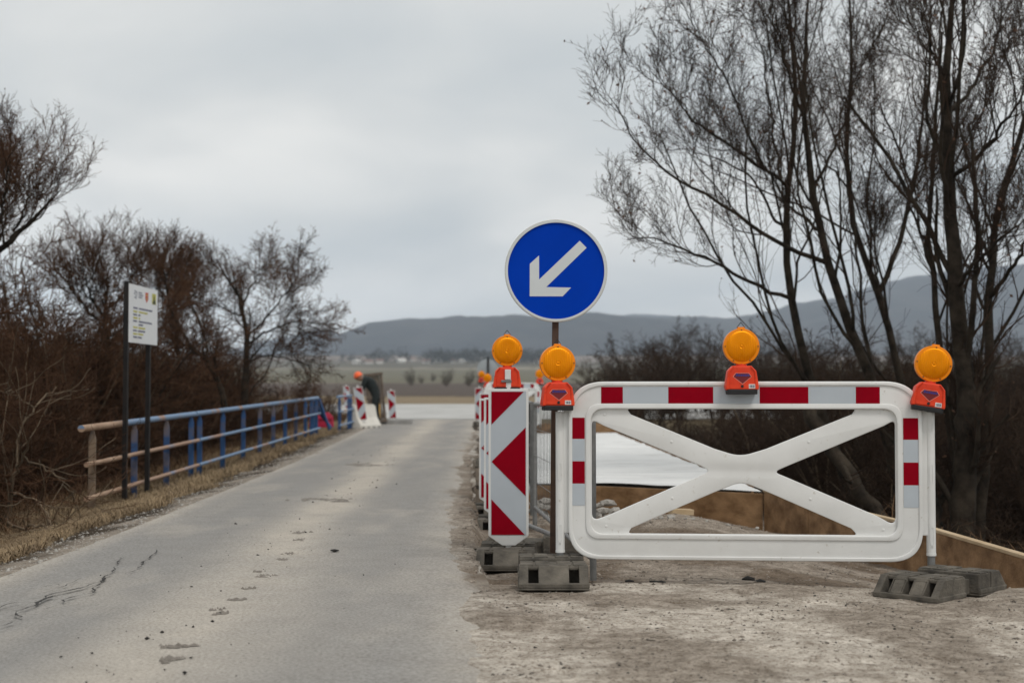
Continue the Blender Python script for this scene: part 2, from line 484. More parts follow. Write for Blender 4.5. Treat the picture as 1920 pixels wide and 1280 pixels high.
M['ground'] = mat('ground_soil', (.62, .59, .56), .95, col2=(1.22, 1.22, 1.22), scale=11, detail=14, lo=.34, hi=.64, bump=1.0, bscale=70, attr='Col', spec=.1, grain=(60, (.55, .50, .46), (1.12, 1.12, 1.12), .36, .52))
tag(link('ground', me, M['ground'], smooth=True), kind='structure')

# road: one narrow asphalt lane, dusty in the middle
rw = np.linspace(0, 1, 81)
ry = np.concatenate([np.arange(-10, 3, .5), np.arange(3, 14, .05), np.arange(14, 57, .3)])
A, B = np.meshgrid(rw, ry)
wob = (fbm(B * 0 + 1, B, .9, 77, 5) - .5) * .22
XXr = (xl(B) - .12) * (1 - A) + (xr(B) + .12) * A + wob * np.maximum(0, A - .9) * 10
ZZr = .004 + .012 * (1 - (2 * A - 1) ** 2) + (fbm(XXr, B, 1.5, 4) - .5) * .012 - .02 * (A < .01) - .026 * sm((A - .91) / .09)
Vr = np.stack([XXr, B, ZZr], -1).reshape(-1, 3)
nx = len(rw)
i = np.arange((len(ry) - 1) * nx).reshape(-1, nx)[:, :-1].ravel()
me = mesh_np('road', Vr, np.stack([i, i + 1, i + nx + 1, i + nx], 1))
a_ = A.ravel(); yb = B.ravel(); xb = XXr.ravel()
asph, dusty = np.array([.268, .259, .247]), np.array([.455, .415, .362])
lane = fbm(xb * 1.0, yb * .10, .30, 91, 4)                      # long streaks along the wheel tracks
ctr = np.exp(-((a_ - .52 - .06 * (fbm(xb, yb, 2, 8) - .5)) / .12) ** 2)
edg = .8 * np.exp(-(a_ / .07) ** 2) + .9 * sm((a_ - .80) / .2)
k = np.clip((.85 * ctr + .8 * edg) * (.35 + 1.2 * fbm(xb, yb, .5, 31)) + .55 * (lane - .42), 0, 1)
k = np.maximum(k, .5 * sm((fbm(xb, yb, 1.6, 55) - .42) / .3) * sm((7.5 - yb) / 3))
k = np.maximum(k, .35 * sm((fbm(xb, yb * .35, .5, 58, 5) - .50) / .25))
Crd = lerp(np.tile(asph, (len(a_), 1)), dusty, k)
soil = sm((a_ - .93 + .30 * (fbm(xb, yb * .6, .30, 47, 5) - .5)) / .10)
Crd = lerp(Crd, dirt_col(xb, yb) * .84, soil)
set_col(me, Crd)
M['road'] = mat('worn_dusty_asphalt', (.93, .925, .92), .88, col2=(1.06, 1.06, 1.06), scale=5, detail=14, lo=.3, hi=.7, bump=.35, bscale=140, attr='Col', spec=.15, grain=(70, (.70, .69, .675), (1.10, 1.10, 1.10)))
road = tag(link('road', me, M['road'], smooth=True), kind='structure')
# bright crossing road beyond the bridge
cx = np.linspace(-16, 60, 61); cy = np.linspace(50, 76, 13)
CX, CY = np.meshgrid(cx, cy)
me, Vc = grid_mesh('crossing_road', cx, cy, ip(CY, HY, HZ) + .024)
M['pale'] = mat('pale_concrete_road', (.37, .365, .35), .9, col2=(.47, .465, .45), scale=.5)
tag(link('crossing_road', me, M['pale'], smooth=True), kind='structure')

# road cracks and mud prints
def strip(name, pts, wid, m, parent, z=.024, jit=.5):
    pts = [Vector((p.x, p.y, 0)) for p in pts]
    fine = []
    for a, b in zip(pts[:-1], pts[1:]):
        n = max(2, int((b - a).length / .05))
        for k in range(n):
            q = a.lerp(b, k / n)
            fine.append(q + Vector((random.uniform(-.012, .012), random.uniform(-.02, .02), 0)))
    fine.append(pts[-1])
    v, f = [], []
    for k, q in enumerate(fine):
        t = (fine[min(k+1, len(fine)-1)] - fine[max(k-1, 0)]).normalized(); nrm = Vector((-t.y, t.x, 0))
        ww = wid * (random.uniform(.2, 1.4) if random.random() < .72 else .04) * math.sin(math.pi * (k + .5) / len(fine)) ** .4
        for s in (-1, 1): v.append((q.x + nrm.x * ww * s, q.y + nrm.y * ww * s, z))
        if k: f.append((2*k-2, 2*k-1, 2*k+1, 2*k))
    return link(name, mesh_np(name, v, f), m, parent)
CR = [[(20,1020),(125,975),(75,955),(180,910),(300,850),(400,830),(500,795),(550,755),(580,715),(620,670)],
      [(220,940),(300,910),(330,885),(450,855),(500,800),(540,760)],
      [(620,755),(690,735),(715,705),(730,680),(775,650),(780,625)],
      [(200,900),(250,860),(330,845),(400,825)], [(0,930),(50,910),(90,900)], [(215,855),(290,835),(350,800),(410,775)],
      [(560,690),(600,680),(615,665)], [(225,825),(270,810),(300,815)]]
for q, c in enumerate(CR):
    strip('crack', [Pz(a / 2.667, 800 + b / 2.667) for a, b in c], [.009, .006, .007, .005, .005, .0035, .0035, .0035][q], M['crack'], road)
def blob(name, px, py, rx, ry_, m, parent, z):
    c = Pz(px, py); v, f = [], []
    for q_ in range(random.randint(9, 16)):          # a print breaks up into crumbs of dried mud
        ox, oy = random.gauss(0, .55) * rx, random.gauss(0, .55) * ry_
        n = random.randint(5, 9); b0 = len(v); sz = random.uniform(.12, .55)
        v.append((c.x + ox, c.y + oy, z + .003))
        for k in range(n):
            r = random.uniform(.5, 1.2) * sz
            v.append((c.x + ox + rx * r * math.cos(k*2*math.pi/n), c.y + oy + ry_ * .8 * r * math.sin(k*2*math.pi/n), z - .006))
        f += [(b0, b0 + 1 + k, b0 + 1 + (k+1) % n) for k in range(n)]
    return link(name, mesh_np(name, v, f), m, parent)
for q, (px, py, rx, ry_) in enumerate([(318,1245,.035,.05),(332,1220,.05,.035),(412,1158,.045,.035),(405,1150,.03,.04),(468,1110,.025,.03),
        (490,1086,.05,.05),(485,1078,.025,.03),(445,1131,.04,.03),(530,1055,.04,.05),(540,1044,.03,.05),(560,1017,.05,.06),(690,873,.22,.4),(600,940,.15,.2),(640,942,.1,.15),(565,1002,.05,.1)]):
    blob('mud_patch', px, py, rx, ry_, M['mud'], road, .0235)

# ------------------------------------------------------------------ hills
def hill(name, profile, Y, depth, base, seed, m, rough):
    """profile: pixel crest points, seen at distance Y"""
    px = np.array([p[0] for p in profile], float); py = np.array([p[1] for p in profile], float)
    xs = np.linspace(px[0], px[-1], 260)
    h = np.interp(xs, px, py)
    X = (xs - 960) / FPX * Y
    crest = CAMH + (HORIZON - h) / FPX * Y
    rows = 26
    T = np.linspace(-1, .7, rows)
    V = []
    for t in T:
        s = np.cos(np.clip(t, -1, 1) * math.pi / 2) ** 1.1 if t < 0 else np.full(1, math.cos(t * math.pi / 2))
        yy = np.full_like(X, Y + t * depth)
        z = base + (crest - base) * s
        z = z + (fbm(X, yy + X * 0, rough * 6, seed) - .5) * (crest - base) * .10 * (1 - abs(t)) * (0 if abs(t) < .02 else 1)
        z = z + (fbm(X, yy, rough, seed + 3, 3) - .5) * rough * .22
        V.append(np.stack([X, yy, z], 1))
    V = np.concatenate(V); n = len(X)
    i = np.arange((rows - 1) * n).reshape(-1, n)[:, :-1].ravel()
    o = link(name, mesh_np(name, V, np.stack([i, i + 1, i + n + 1, i + n], 1)), m, smooth=True)
    return tag(o, kind='structure')
M['forest'] = mat('bare_forest_slope', (.014, .017, .026), .95, col2=(.042, .040, .046), scale=.009, detail=14, lo=.35, hi=.65)
hill('hill', [(380,690),(560,672),(620,640),(650,622),(700,604),(760,600),(830,598),(900,596),(960,593),(1020,592),(1100,588),(1150,589),(1200,596),(1260,602),(1330,618),(1420,660),(1520,690)], 3200, 480, 50, 5, M['forest'], 60)
hill('hill', [(940,660),(1060,640),(1180,604),(1260,597),(1340,600),(1400,592),(1480,572),(1560,556),(1640,535),(1720,515),(1800,506),(1880,500),(1980,494),(2200,488),(2600,530)], 3900, 1200, 60, 15, M['forest'], 110)
hill('hill', [(300,690),(480,650),(560,628),(600,616),(640,628),(700,650),(800,655),(900,650),(1000,620),(1100,598),(1190,589),(1240,592),(1300,600),(1500,600),(1800,600)], 5300, 1000, 60, 25, M['forest'], 150)

# ------------------------------------------------------------------ plants: vectorised branching
def grow(Pp, Rp, Mn, t0, t1, ang, lr, K, up, wig, rr, rmin, rng, lmin=0.0):
    n, k0, _ = Pp.shape
    seg = np.linalg.norm(np.diff(Pp, axis=1), axis=2); Lp = seg.sum(1)
    idx = np.repeat(np.arange(n), Mn); m = len(idx)
    t = (np.tile(np.arange(Mn), n) + rng.random(m)) / Mn * (t1 - t0) + t0
    s = t * (k0 - 1); a = np.minimum(s.astype(int), k0 - 2); f = (s - a)[:, None]
    pos = Pp[idx, a] * (1 - f) + Pp[idx, a + 1] * f
    T = Pp[idx, a + 1] - Pp[idx, a]; T /= np.linalg.norm(T, axis=1, keepdims=True) + 1e-9
    r = Rp[idx, a] * (1 - f[:, 0]) + Rp[idx, a + 1] * f[:, 0]
    q = rng.normal(size=(m, 3)); q -= (q * T).sum(1, keepdims=True) * T; q /= np.linalg.norm(q, axis=1, keepdims=True) + 1e-9
    an = np.radians(ang[0] + (ang[1] - ang[0]) * rng.random(m))[:, None]
    D = np.cos(an) * T + np.sin(an) * q
    ln = np.maximum(Lp[idx] * lr * (1.15 - .6 * t) * (.55 + .8 * rng.random(m)), lmin)
    out = np.empty((m, K, 3)); out[:, 0] = pos
    st = (ln / (K - 1))[:, None]
    for j in range(1, K):
        D = D + rng.normal(size=(m, 3)) * wig; D[:, 2] += up
        D /= np.linalg.norm(D, axis=1, keepdims=True) + 1e-9
        out[:, j] = out[:, j - 1] + D * st
    r0 = np.maximum(np.minimum(r * rr, r * .95), rmin)
    R = r0[:, None] * np.linspace(1, .35, K)[None] 
    return out, np.maximum(R, rmin * .7)
def tubes(levels, S):
    Vs, Fs, b = [], [], 0
    for Pp, Rp in levels:
        n, k, _ = Pp.shape
        T = np.gradient(Pp, axis=1); T /= np.linalg.norm(T, axis=2, keepdims=True) + 1e-9
        ref = np.array([.31, .47, .11]); U = np.cross(T, ref); U /= np.linalg.norm(U, axis=2, keepdims=True) + 1e-9
        W = np.cross(T, U)
        th = np.arange(S) * 2 * math.pi / S
        ring = Pp[:, :, None] + (U[:, :, None] * np.cos(th)[None, None, :, None] + W[:, :, None] * np.sin(th)[None, None, :, None]) * Rp[:, :, None, None]
        Vs.append(ring.reshape(-1, 3))
        base = (np.arange(n)[:, None, None] * k + np.arange(k - 1)[None, :, None]) * S + np.arange(S)[None, None, :]
        nxt = (np.arange(n)[:, None, None] * k + np.arange(k - 1)[None, :, None]) * S + ((np.arange(S) + 1) % S)[None, None, :]
        Fs.append(np.stack([base, nxt, nxt + S, base + S], -1).reshape(-1, 4) + b)
        b += n * k * S
    return np.concatenate(Vs), np.concatenate(Fs)
def resample(pts, K, jit, rng):
    p = np.array([[q[0], q[1], q[2]] for q in pts], float)
    s = np.concatenate([[0], np.cumsum(np.linalg.norm(np.diff(p, axis=0), axis=1))])
    t = np.linspace(0, s[-1], K)
    o = np.stack([np.interp(t, s, p[:, c]) for c in range(3)], 1)
    # soften the corners
    for _ in range(2): o[1:-1] = .25 * o[:-2] + .5 * o[1:-1] + .25 * o[2:]
    o[1:-1] += rng.normal(size=(K - 2, 3)) * jit
    return o
def leafs(Pp, keep, size, rng):
    tips = Pp[:, -1][rng.random(len(Pp)) < keep]
    n = len(tips)
    a = rng.normal(size=(n, 3)); a /= np.linalg.norm(a, axis=1, keepdims=True)
    b = np.cross(a, rng.normal(size=(n, 3))); b /= np.linalg.norm(b, axis=1, keepdims=True)
    s = size * (.5 + rng.random((n, 1)))
    V = np.stack([tips - a * s, tips + b * s * .5, tips + a * s, tips - b * s * .5], 1).reshape(-1, 3)
    return V, np.arange(4 * n).reshape(-1, 4)
def plant_obj(name, loc, trunk_lv, crown_lv, tm, cm, label, cat, group=None, leaf=None, S=7):
    e_ = empty(name, loc, 0, label, cat, group)
    v, f = tubes(trunk_lv, S); v = v - np.array(loc)
    link('trunk', mesh_np('trunk', v, f), tm, e_, True)
    v, f = tubes(crown_lv, 3); v = v - np.array(loc)
    link('crown', mesh_np('crown', v, f), cm, e_)
    if leaf is not None:
        link('leaves', mesh_np('leaves', leaf[0] - np.array(loc), leaf[1]), M['leaf'], e_)
    return e_
def drawn_tree(name, chains, label, dens, tm, cm, rmin, rng, leaf=0.0, up=.10, lvl=4, group=None, S=7, l1=.42, thin=.52):
    """chains: list of (pixel points, depth, r0, r1) hand-placed stems and limbs"""
    K = 18
    Ps, Rs = [], []
    for pts, Y, r0, r1 in chains:
        n = len(pts)
        p3 = [P(a, b, (Y if not isinstance(Y, tuple) else Y[0] + (Y[1] - Y[0]) * j / max(n - 1, 1))) for j, (a, b) in enumerate(pts)]
        Ps.append(resample(p3, K, .012, rng)); Rs.append(np.linspace(1, 0, K) ** .8 * (r0 - r1) + r1)
    for j in range(1, len(Ps)):      # join every limb to the nearest point of the stems drawn before it
        prev = np.concatenate(Ps[:j]); pr = np.concatenate(Rs[:j])
        kk = np.argmin(np.linalg.norm(prev - Ps[j][0], axis=1))
        dl = prev[kk] - Ps[j][0]
        if np.linalg.norm(dl) < 1.2:
            Ps[j] = Ps[j] + dl * (np.clip(1 - np.arange(K) / 7, 0, 1) ** 2)[:, None]
            Rs[j] = np.minimum(Rs[j], pr[kk] * .9)
    Ps, Rs = np.array(Ps), np.array(Rs)
    Rs = Rs * thin
    lv1 = grow(Ps, Rs, dens[0], .25, 1, (18, 42), l1, 12, up, .12, .40, rmin * 1.8, rng, .7)
    lv2 = grow(*lv1, dens[1], .12, 1, (18, 48), .46, 8, up * 1.0, .15, .5, rmin * 1.2, rng, .3)
    crown = [lv2]
    lv3 = grow(*lv2, dens[2], .12, 1, (16, 48), .52, 6, up * .8, .16, .6, rmin, rng, .18); crown.append(lv3)
    last = lv3
    if lvl > 3:
        last = grow(*lv3, dens[3], .2, 1, (18, 55), .65, 4, up * .6, .2, .8, rmin * .85, rng, .1); crown.append(last)
    base = tuple(Ps[0, 0])
    lf = leafs(last[0], leaf, .02, rng) if leaf else None
    return plant_obj(name, base, [(Ps, Rs), lv1], crown, tm, cm, label, 'tree', group, lf, S)

R1 = np.random.default_rng(5)
Z5 = lambda a, b: (1080 + a / 2, b / 2)
def zz5(*pts): return [Z5(*p) for p in pts]
GT = 'bare trees standing past the formwork'
DN = (11, 6, 5, 3)
drawn_tree('bare_tree', [
    ([(1655,1095),(1610,960),(1560,840),(1525,720),(1505,640),(1478,590),(1470,450),(1470,380),(1490,300),(1495,200),(1497,100),(1480,30),(1470,-60)], 17, .14, .02),
    (zz5((785,1180),(640,1060),(540,990),(400,930),(290,880),(190,900)), (17, 15.5), .05, .006),
    (zz5((780,900),(740,860),(690,700),(600,620),(480,580),(380,560)), (17, 18), .04, .006),
    (zz5((780,740),(700,640),(560,530),(430,450),(340,330),(280,270)), (17, 16), .045, .006),
    (zz5((780,640),(740,480),(720,380),(700,200),(640,40)), (17, 17.5), .035, .006),
    (zz5((700,640),(620,440),(560,280),(480,180),(430,50)), (16.7, 15.5), .035, .006)],
    'leaning bare tree whose low limb reaches out towards the blue arrow sign', DN, M['bark'], M['twig'], .0027, R1, .10, group=GT)
drawn_tree('bare_tree', [
    ([(1725,1090),(1690,900),(1640,740),(1610,640),(1550,520),(1545,450),(1520,330),(1500,210),(1510,110),(1520,-40)], 16, .15, .02),
    (zz5((940,1060),(820,970),(690,870),(560,770),(430,690),(330,650),(250,570),(190,480),(150,400)), (16, 14.5), .055, .006),
    (zz5((935,900),(860,820),(800,780),(720,640),(640,560)), (16, 17), .04, .006),
    (zz5((890,690),(950,580),(1000,480),(1040,340),(1090,200)), (16, 16.5), .04, .006),
    (zz5((850,420),(800,300),(760,120),(740,0)), (16, 15.5), .035, .006)],
    'bare tree with a long limb sweeping up over the white barrier', DN, M['bark'], M['twig'], .0027, R1, .10, group=GT)
drawn_tree('bare_tree', [
    ([(1745,1085),(1735,900),(1700,750),(1672,630),(1645,530),(1600,450),(1585,350),(1580,250),(1600,150),(1595,50),(1590,-40)], 18, .13, .02),
    (zz5((1130,1050),(1220,880),(1270,700),(1290,520),(1310,300),(1330,60)), (18, 18.5), .07, .01),
    (zz5((1255,700),(1210,560),(1150,420),(1100,260)), (18.3, 17.5), .04, .006),
    (zz5((1130,1060),(1120,930),(1125,850)), (18, 17.5), .03, .006),
    (zz5((1010,700),(960,640),(900,560),(900,400)), (18, 19), .03, .006)],
    'forked bare tree with two rising stems between the slimmer trees', DN, M['bark'], M['twig'], .0027, R1, .06, group=GT)
drawn_tree('bare_tree', [
    ([(1795,1080),(1790,900),(1775,760),(1765,640),(1745,500),(1735,425),(1745,350),(1760,250),(1755,140),(1765,20)], 15.5, .10, .015),
    (zz5((1330,1000),(1290,860),(1240,740),(1120,600)), (15.5, 14.8), .035, .006)],
    'slender bare tree standing close beside the stoutest trunk', DN, M['bark'], M['twig'], .0027, R1, .06, group=GT)
drawn_tree('bare_tree', [
    ([(1800,1085),(1812,900),(1812,760),(1805,640),(1790,540),(1780,425),(1775,250),(1775,150),(1780,50),(1785,-60)], 14, .23, .03),
    ([(1790,1090),(1800,1000),(1808,900),(1814,800),(1812,730)], 14, .46, .16),
    ([(1770,1090),(1745,980),(1725,900),(1700,820)], (14, 14.5), .30, .10),
    (zz5((1415,700),(1540,550),(1640,430),(1690,320)), (14, 13), .05, .008),
    (zz5((1400,460),(1490,330),(1560,200),(1620,20)), (14, 14.8), .045, .008),
    (zz5((1390,330),(1340,200),(1290,60)), (14, 13.5), .035, .006),
    (zz5((1430,1100),(1480,1000),(1560,920),(1680,830)), (14, 13), .05, .008)],
    'stoutest bare tree, its dark trunk rising past the tilted warning lamp', DN, M['bark'], M['twig'], .0027, R1, .06, group=GT)
drawn_tree('bare_tree', [
    ([(1830,1085),(1845,900),(1852,760),(1860,600),(1850,470),(1880,350),(1920,250),(1950,120),(1960,0)], 15, .13, .02),
    (zz5((1560,1150),(1640,1000),(1700,860),(1760,700)), (15, 14), .05, .008),
    (zz5((1540,940),(1480,800),(1450,700),(1470,560)), (15, 16), .04, .006)],
    'bare tree with crooked upper stem beyond the stoutest trunk', DN, M['bark'], M['twig'], .0027, R1, .06, group=GT)
drawn_tree('fallen_trunk', [([(1520,770),(1560,840),(1600,900),(1650,970),(1690,1030)], (13.6, 12.6), .13, .11)],
    'dark leaning stump of trunk seen through the barrier opening', (3, 3, 2, 2), M['bark'], M['twig'], .005, R1, 0, lvl=3, l1=.3, thin=.55)

# left-hand trees
Z4 = lambda *pts: [(a / 2.461, 234 + b / 2.461) for a, b in pts]
Z4c = lambda *pts: Z4(*[(a - 45, b - 20) for a, b in pts])
R2 = np.random.default_rng(8)
drawn_tree('bare_tree', [
    (Z4c((1175,1340),(1178,1200),(1175,1100),(1195,1010),(1165,900),(1150,800),(1090,720),(1040,640)), 28, .15, .02),
    (Z4c((1200,1000),(1290,890),(1360,800),(1420,720)), (28, 27), .05, .01),
    (Z4c((1190,1020),(1300,960),(1420,920),(1500,930)), (28, 27.5), .05, .01),
    (Z4c((1180,1100),(1280,1080),(1380,1100),(1470,1130)), (28, 29), .04, .01),
    (Z4c((1160,880),(1200,780),(1240,700),(1300,640)), (28, 29), .045, .01),
    (Z4c((1165,920),(1090,870),(1010,830),(960,840)), (28, 28.5), .04, .01)],
    'gnarled small tree with tufts of brown leaves beside the railing end', (12, 7, 5, 3), M['bark'], M['redtwig'], .004, R2, .30, up=.03, l1=.23)
drawn_tree('bare_tree', [
    (Z4((1045,1330),(1020,1210),(960,1100),(900,1030),(820,1000),(740,1010)), 25, .12, .02),
    (Z4((960,1100),(940,960),(890,840),(860,740)), (25, 25.5), .05, .01),
    (Z4((900,1030),(800,900),(770,780),(760,680)), (25, 24), .05, .01)],
    'arching bare tree leaning away from the leafy gnarled one', (12, 7, 5, 3), M['bark'], M['redtwig'], .0038, R2, .12, up=.08)
Z4b = lambda *pts: Z4(*[(a - 130, b + 60) for a, b in pts])
drawn_tree('bare_tree', [
    (Z4b((-260,1150),(-160,900),(-60,680),(0,590),(180,480),(280,380),(350,300),(410,240)), 17, .16, .012),
    (Z4b((-100,760),(-60,500),(-20,300),(10,120)), (17, 18), .08, .01),
    (Z4b((60,560),(130,400),(150,260),(170,130)), (17, 16.5), .05, .01),
    (Z4b((180,480),(260,280),(270,180)), (17, 17.5), .04, .01),
    (Z4b((-40,640),(60,460),(80,330),(90,200)), (17, 18), .05, .01)],
    'big bushy tree overhanging the thicket with its crown above all others', (12, 7, 5, 3), M['bark'], M['redtwig'], .0032, R2, .04, up=.10, l1=.28)
drawn_tree('bare_tree', [
    (Z4((500,1260),(495,1000),(490,850),(495,760),(500,690),(505,640)), 22, .10, .012),
    (Z4((492,900),(430,820),(400,740),(390,680)), (22, 21), .05, .01),
    (Z4((492,860),(560,790),(600,720),(610,660)), (22, 23), .05, .01),
    (Z4((480,950),(380,820),(300,720)), (22, 22), .05, .01)],
    'upright round-headed bare tree behind the white information board', (12, 7, 5, 3), M['bark'], M['redtwig'], .0036, R2, .04, up=.11, l1=.27)
drawn_tree('bare_tree', [
    (Z4((830,1260),(820,1000),(810,880),(800,780),(810,690)), 26, .10, .012),
    (Z4((815,900),(760,820),(730,740),(720,690)), (26, 25), .05, .01),
    (Z4((812,860),(880,800),(910,740)), (26, 27), .05, .01)],
    'hazy fine-twigged tree between the round-headed and the arching one', (12, 7, 5, 3), M['bark'], M['redtwig'], .0038, R2, .05, up=.11, l1=.27)

Z6 = lambda *pts: [(a / 2.909, 560 + b / 2.909) for a, b in pts]
M['tanbranch'] = mat('tan_bramble_stems', (.07, .052, .037), .9, col2=(.21, .16, .11), scale=2, spec=.1)
drawn_tree('arching_bush', [
    (Z6((20,1330),(45,1240),(60,1060),(90,920),(140,830),(160,760)), (12.6, 12.2), .024, .008),
    (Z6((50,1090),(130,1075),(200,1100),(250,1160),(265,1230)), (12.4, 12), .014, .006),
    (Z6((30,1290),(100,1250),(180,1235),(260,1245),(320,1275)), (12.2, 11.6), .016, .006),
    (Z6((60,1060),(110,700),(230,540),(310,480)), (12.4, 13), .018, .006),
    (Z6((130,575),(60,510),(40,460)), (12.6, 12.4), .012, .006),
    (Z6((110,860),(200,910),(330,970),(400,1060),(420,1130)), (12.3, 12.6), .012, .006)],
    'arching bush with pale tan stems at the grassy bank before the railing end', (7, 4, 3, 2), M['tanbranch'], M['redtwig'], .0026, R2, 0, up=.03, lvl=3, l1=.28, thin=.9)

# shrubs: six meshes, many individuals
def shrub_mesh(seed, h, stems, spread, rmin, dens=(8, 6, 5), droop=.0):
    rng = np.random.default_rng(seed)
    Ps, Rs = [], []
    K = 10
    for s in range(stems):
        a = rng.random() * 2 * math.pi; lean = spread * (.2 + .8 * rng.random())
        hh = h * (.55 + .45 * rng.random())
        p = [Vector((math.cos(a) * .1, math.sin(a) * .1, -.1))]
        d_ = Vector((math.cos(a) * lean, math.sin(a) * lean, 1)).normalized()
        for k in range(1, K):
            d_ = (d_ + Vector(rng.normal(size=3)) * .13 + Vector((0, 0, .03 - droop * k / K))).normalized()
            p.append(p[-1] + d_ * hh / (K - 1))
        Ps.append([tuple(q) for q in p]); Rs.append(np.linspace(.022, .006, K) * (.6 + .7 * rng.random()))
    Ps, Rs = np.array(Ps), np.array(Rs)
    a1 = grow(Ps, Rs, dens[0], .1, 1, (25, 60), .42, 6, .05 - droop, .18, .6, rmin * 1.2, rng)
    a2 = grow(*a1, dens[1], .1, 1, (25, 65), .5, 5, .03, .22, .65, rmin, rng)
    a3 = grow(*a2, dens[2], .15, 1, (25, 65), .55, 3, .0, .22, .8, rmin * .85, rng)
    v1, f1 = tubes([(Ps, Rs)], 6)
    v2, f2 = tubes([a1, a2, a3], 3)
    m1 = mesh_np('stems', v1, f1); m2 = mesh_np('twigs', v2, f2)
    return m1, m2
SH = [shrub_mesh(101, 2.6, 12, .55, .0045), shrub_mesh(102, 3.2, 11, .45, .0045), shrub_mesh(103, 2.2, 14, .8, .0045, droop=.05),
      shrub_mesh(104, 2.8, 12, .6, .0055), shrub_mesh(105, 1.5, 16, .9, .004, droop=.08)]
for k, (m1, m2) in enumerate(SH):
    m1.materials.append(M['bark']); m2.materials.append(M['redtwig'] if k != 3 else M['twig'])
M['palestem'] = mat('pale_tan_stems', (.03, .022, .016), .9, col2=(.17, .125, .085), scale=1.1, spec=.1)
for k in (0, 2, 4): SH[k][0].materials.clear(); SH[k][0].materials.append(M['palestem'])
SHD = [(m1.copy(), m2.copy()) for m1, m2 in SH]
for m1, m2 in SHD:
    m2.materials.clear(); m2.materials.append(M['twig'])
def shrub(x_, y_, k, s, label, group, dark=False, sz=None):
    m1, m2 = (SHD if dark else SH)[k]
    e_ = empty('bare_shrub', (x_, y_, g1(x_, y_) - .05), random.uniform(0, 6.28), label, 'shrub', group)
    e_.scale = (s, s, (sz or s))
    link('stems', m1, None, e_); link('twigs', m2, None, e_)
    return e_
rs = random.Random(3)
TH, TG = 'tangled reddish-brown bare shrub in the thicket behind the information board', 'thicket shrubs behind the board'
for q in range(104):
    y_ = 12 + 27 * (q / 104) + rs.uniform(-.8, .8)
    x_ = -5.7 - rs.random() ** 1.2 * (3.4 + .14 * y_) - .02 * (y_ - 14)
    far_ = (-x_ - 5.7)
    s0 = rs.uniform(1.2, 1.75) if far_ > 1.2 else rs.uniform(.85, 1.25)
    s0 *= 1.1 if y_ < 25 else (1.0 if y_ < 31 else .72)
    lb_, gr_ = (TH, TG) if far_ > .8 and y_ < 25 else (('tall bare shrub among the left-bank trees behind the long blue railing section', 'shrubs among the trees behind the railing') if far_ > .8 else
               ('low sprawling shrub close against the back of the railing', 'low shrubs close behind the railing'))
    shrub(x_, y_, rs.choice([0, 1, 2, 3, 0]) if far_ > .8 else rs.choice([2, 4, 4, 0]), s0, lb_, gr_)
for q in range(34):
    y_ = 20 + q * .47 + rs.uniform(-.3, .3)
    shrub(-6.0 - .03 * (y_ - 20) - rs.random() * 2.6, y_, rs.choice([0, 1, 2, 3]), rs.uniform(.95, 1.3) * (1 if y_ < 30 else .78), 'tall bare shrub among the left-bank trees behind the long blue railing section', 'shrubs among the trees behind the railing')
for q in range(26):
    shrub(-4.7 - .03 * q - rs.random() * 1.6, 9.4 + q * .26, rs.choice([4, 2, 4, 0]), rs.uniform(.7, 1.15), 'low bramble-like shrub on the bank before the rusty railing end', 'shrubs on the bank before the railing')
for q in range(22):
    shrub(-5.5 - .03 * q - rs.random() * 1.8, 30 + q * .85, rs.choice([0, 2, 4]), rs.uniform(.42, .66), 'low brown bare shrub past the railing near the worker', 'low shrubs near the crossing')
for q in range(70):
    y_ = 34 + rs.random() * 26
    x_ = ip(y_, [34, 60], [3.4, 2.6]) + (q / 70) * (5 + y_ * .24)
    shrub(float(x_), y_, rs.choice([0, 1, 3, 2]), rs.uniform(.85, 1.2) * (.74 + .007 * y_), 'dark bare shrub in the hedge behind the white-sheeted deck', 'hedge shrubs behind the deck', True)
for q in range(84):
    y_ = 15.5 + rs.random() * 17
    x_ = 4.0 + rs.random() * (1.5 + .30 * y_)
    shrub(x_, y_, rs.choice([0, 2, 3, 4]), rs.uniform(.85, 1.3), 'dark bare shrub in the undergrowth among the bare trees', 'undergrowth shrubs among the trees', True)
for q in range(14):
    shrub(4.1 + rs.random() * 2.2, 9.6 + q * .45, rs.choice([4, 2, 4]), rs.uniform(.55, .85), 'low dark shrub close behind the plywood formwork wall', 'shrubs close behind the formwork', True)
for px, Y, s in [(770, 270, 2.4), (790, 300, 1.3), (838, 260, 2.4), (880, 262, 2.2), (903, 268, 2.2), (812, 420, 2.0)]:
    q_ = P(px, 715, Y)
    shrub(q_.x, Y, 0, s * .55, 'small round bush standing alone in the open field', 'bushes in the open field', True)

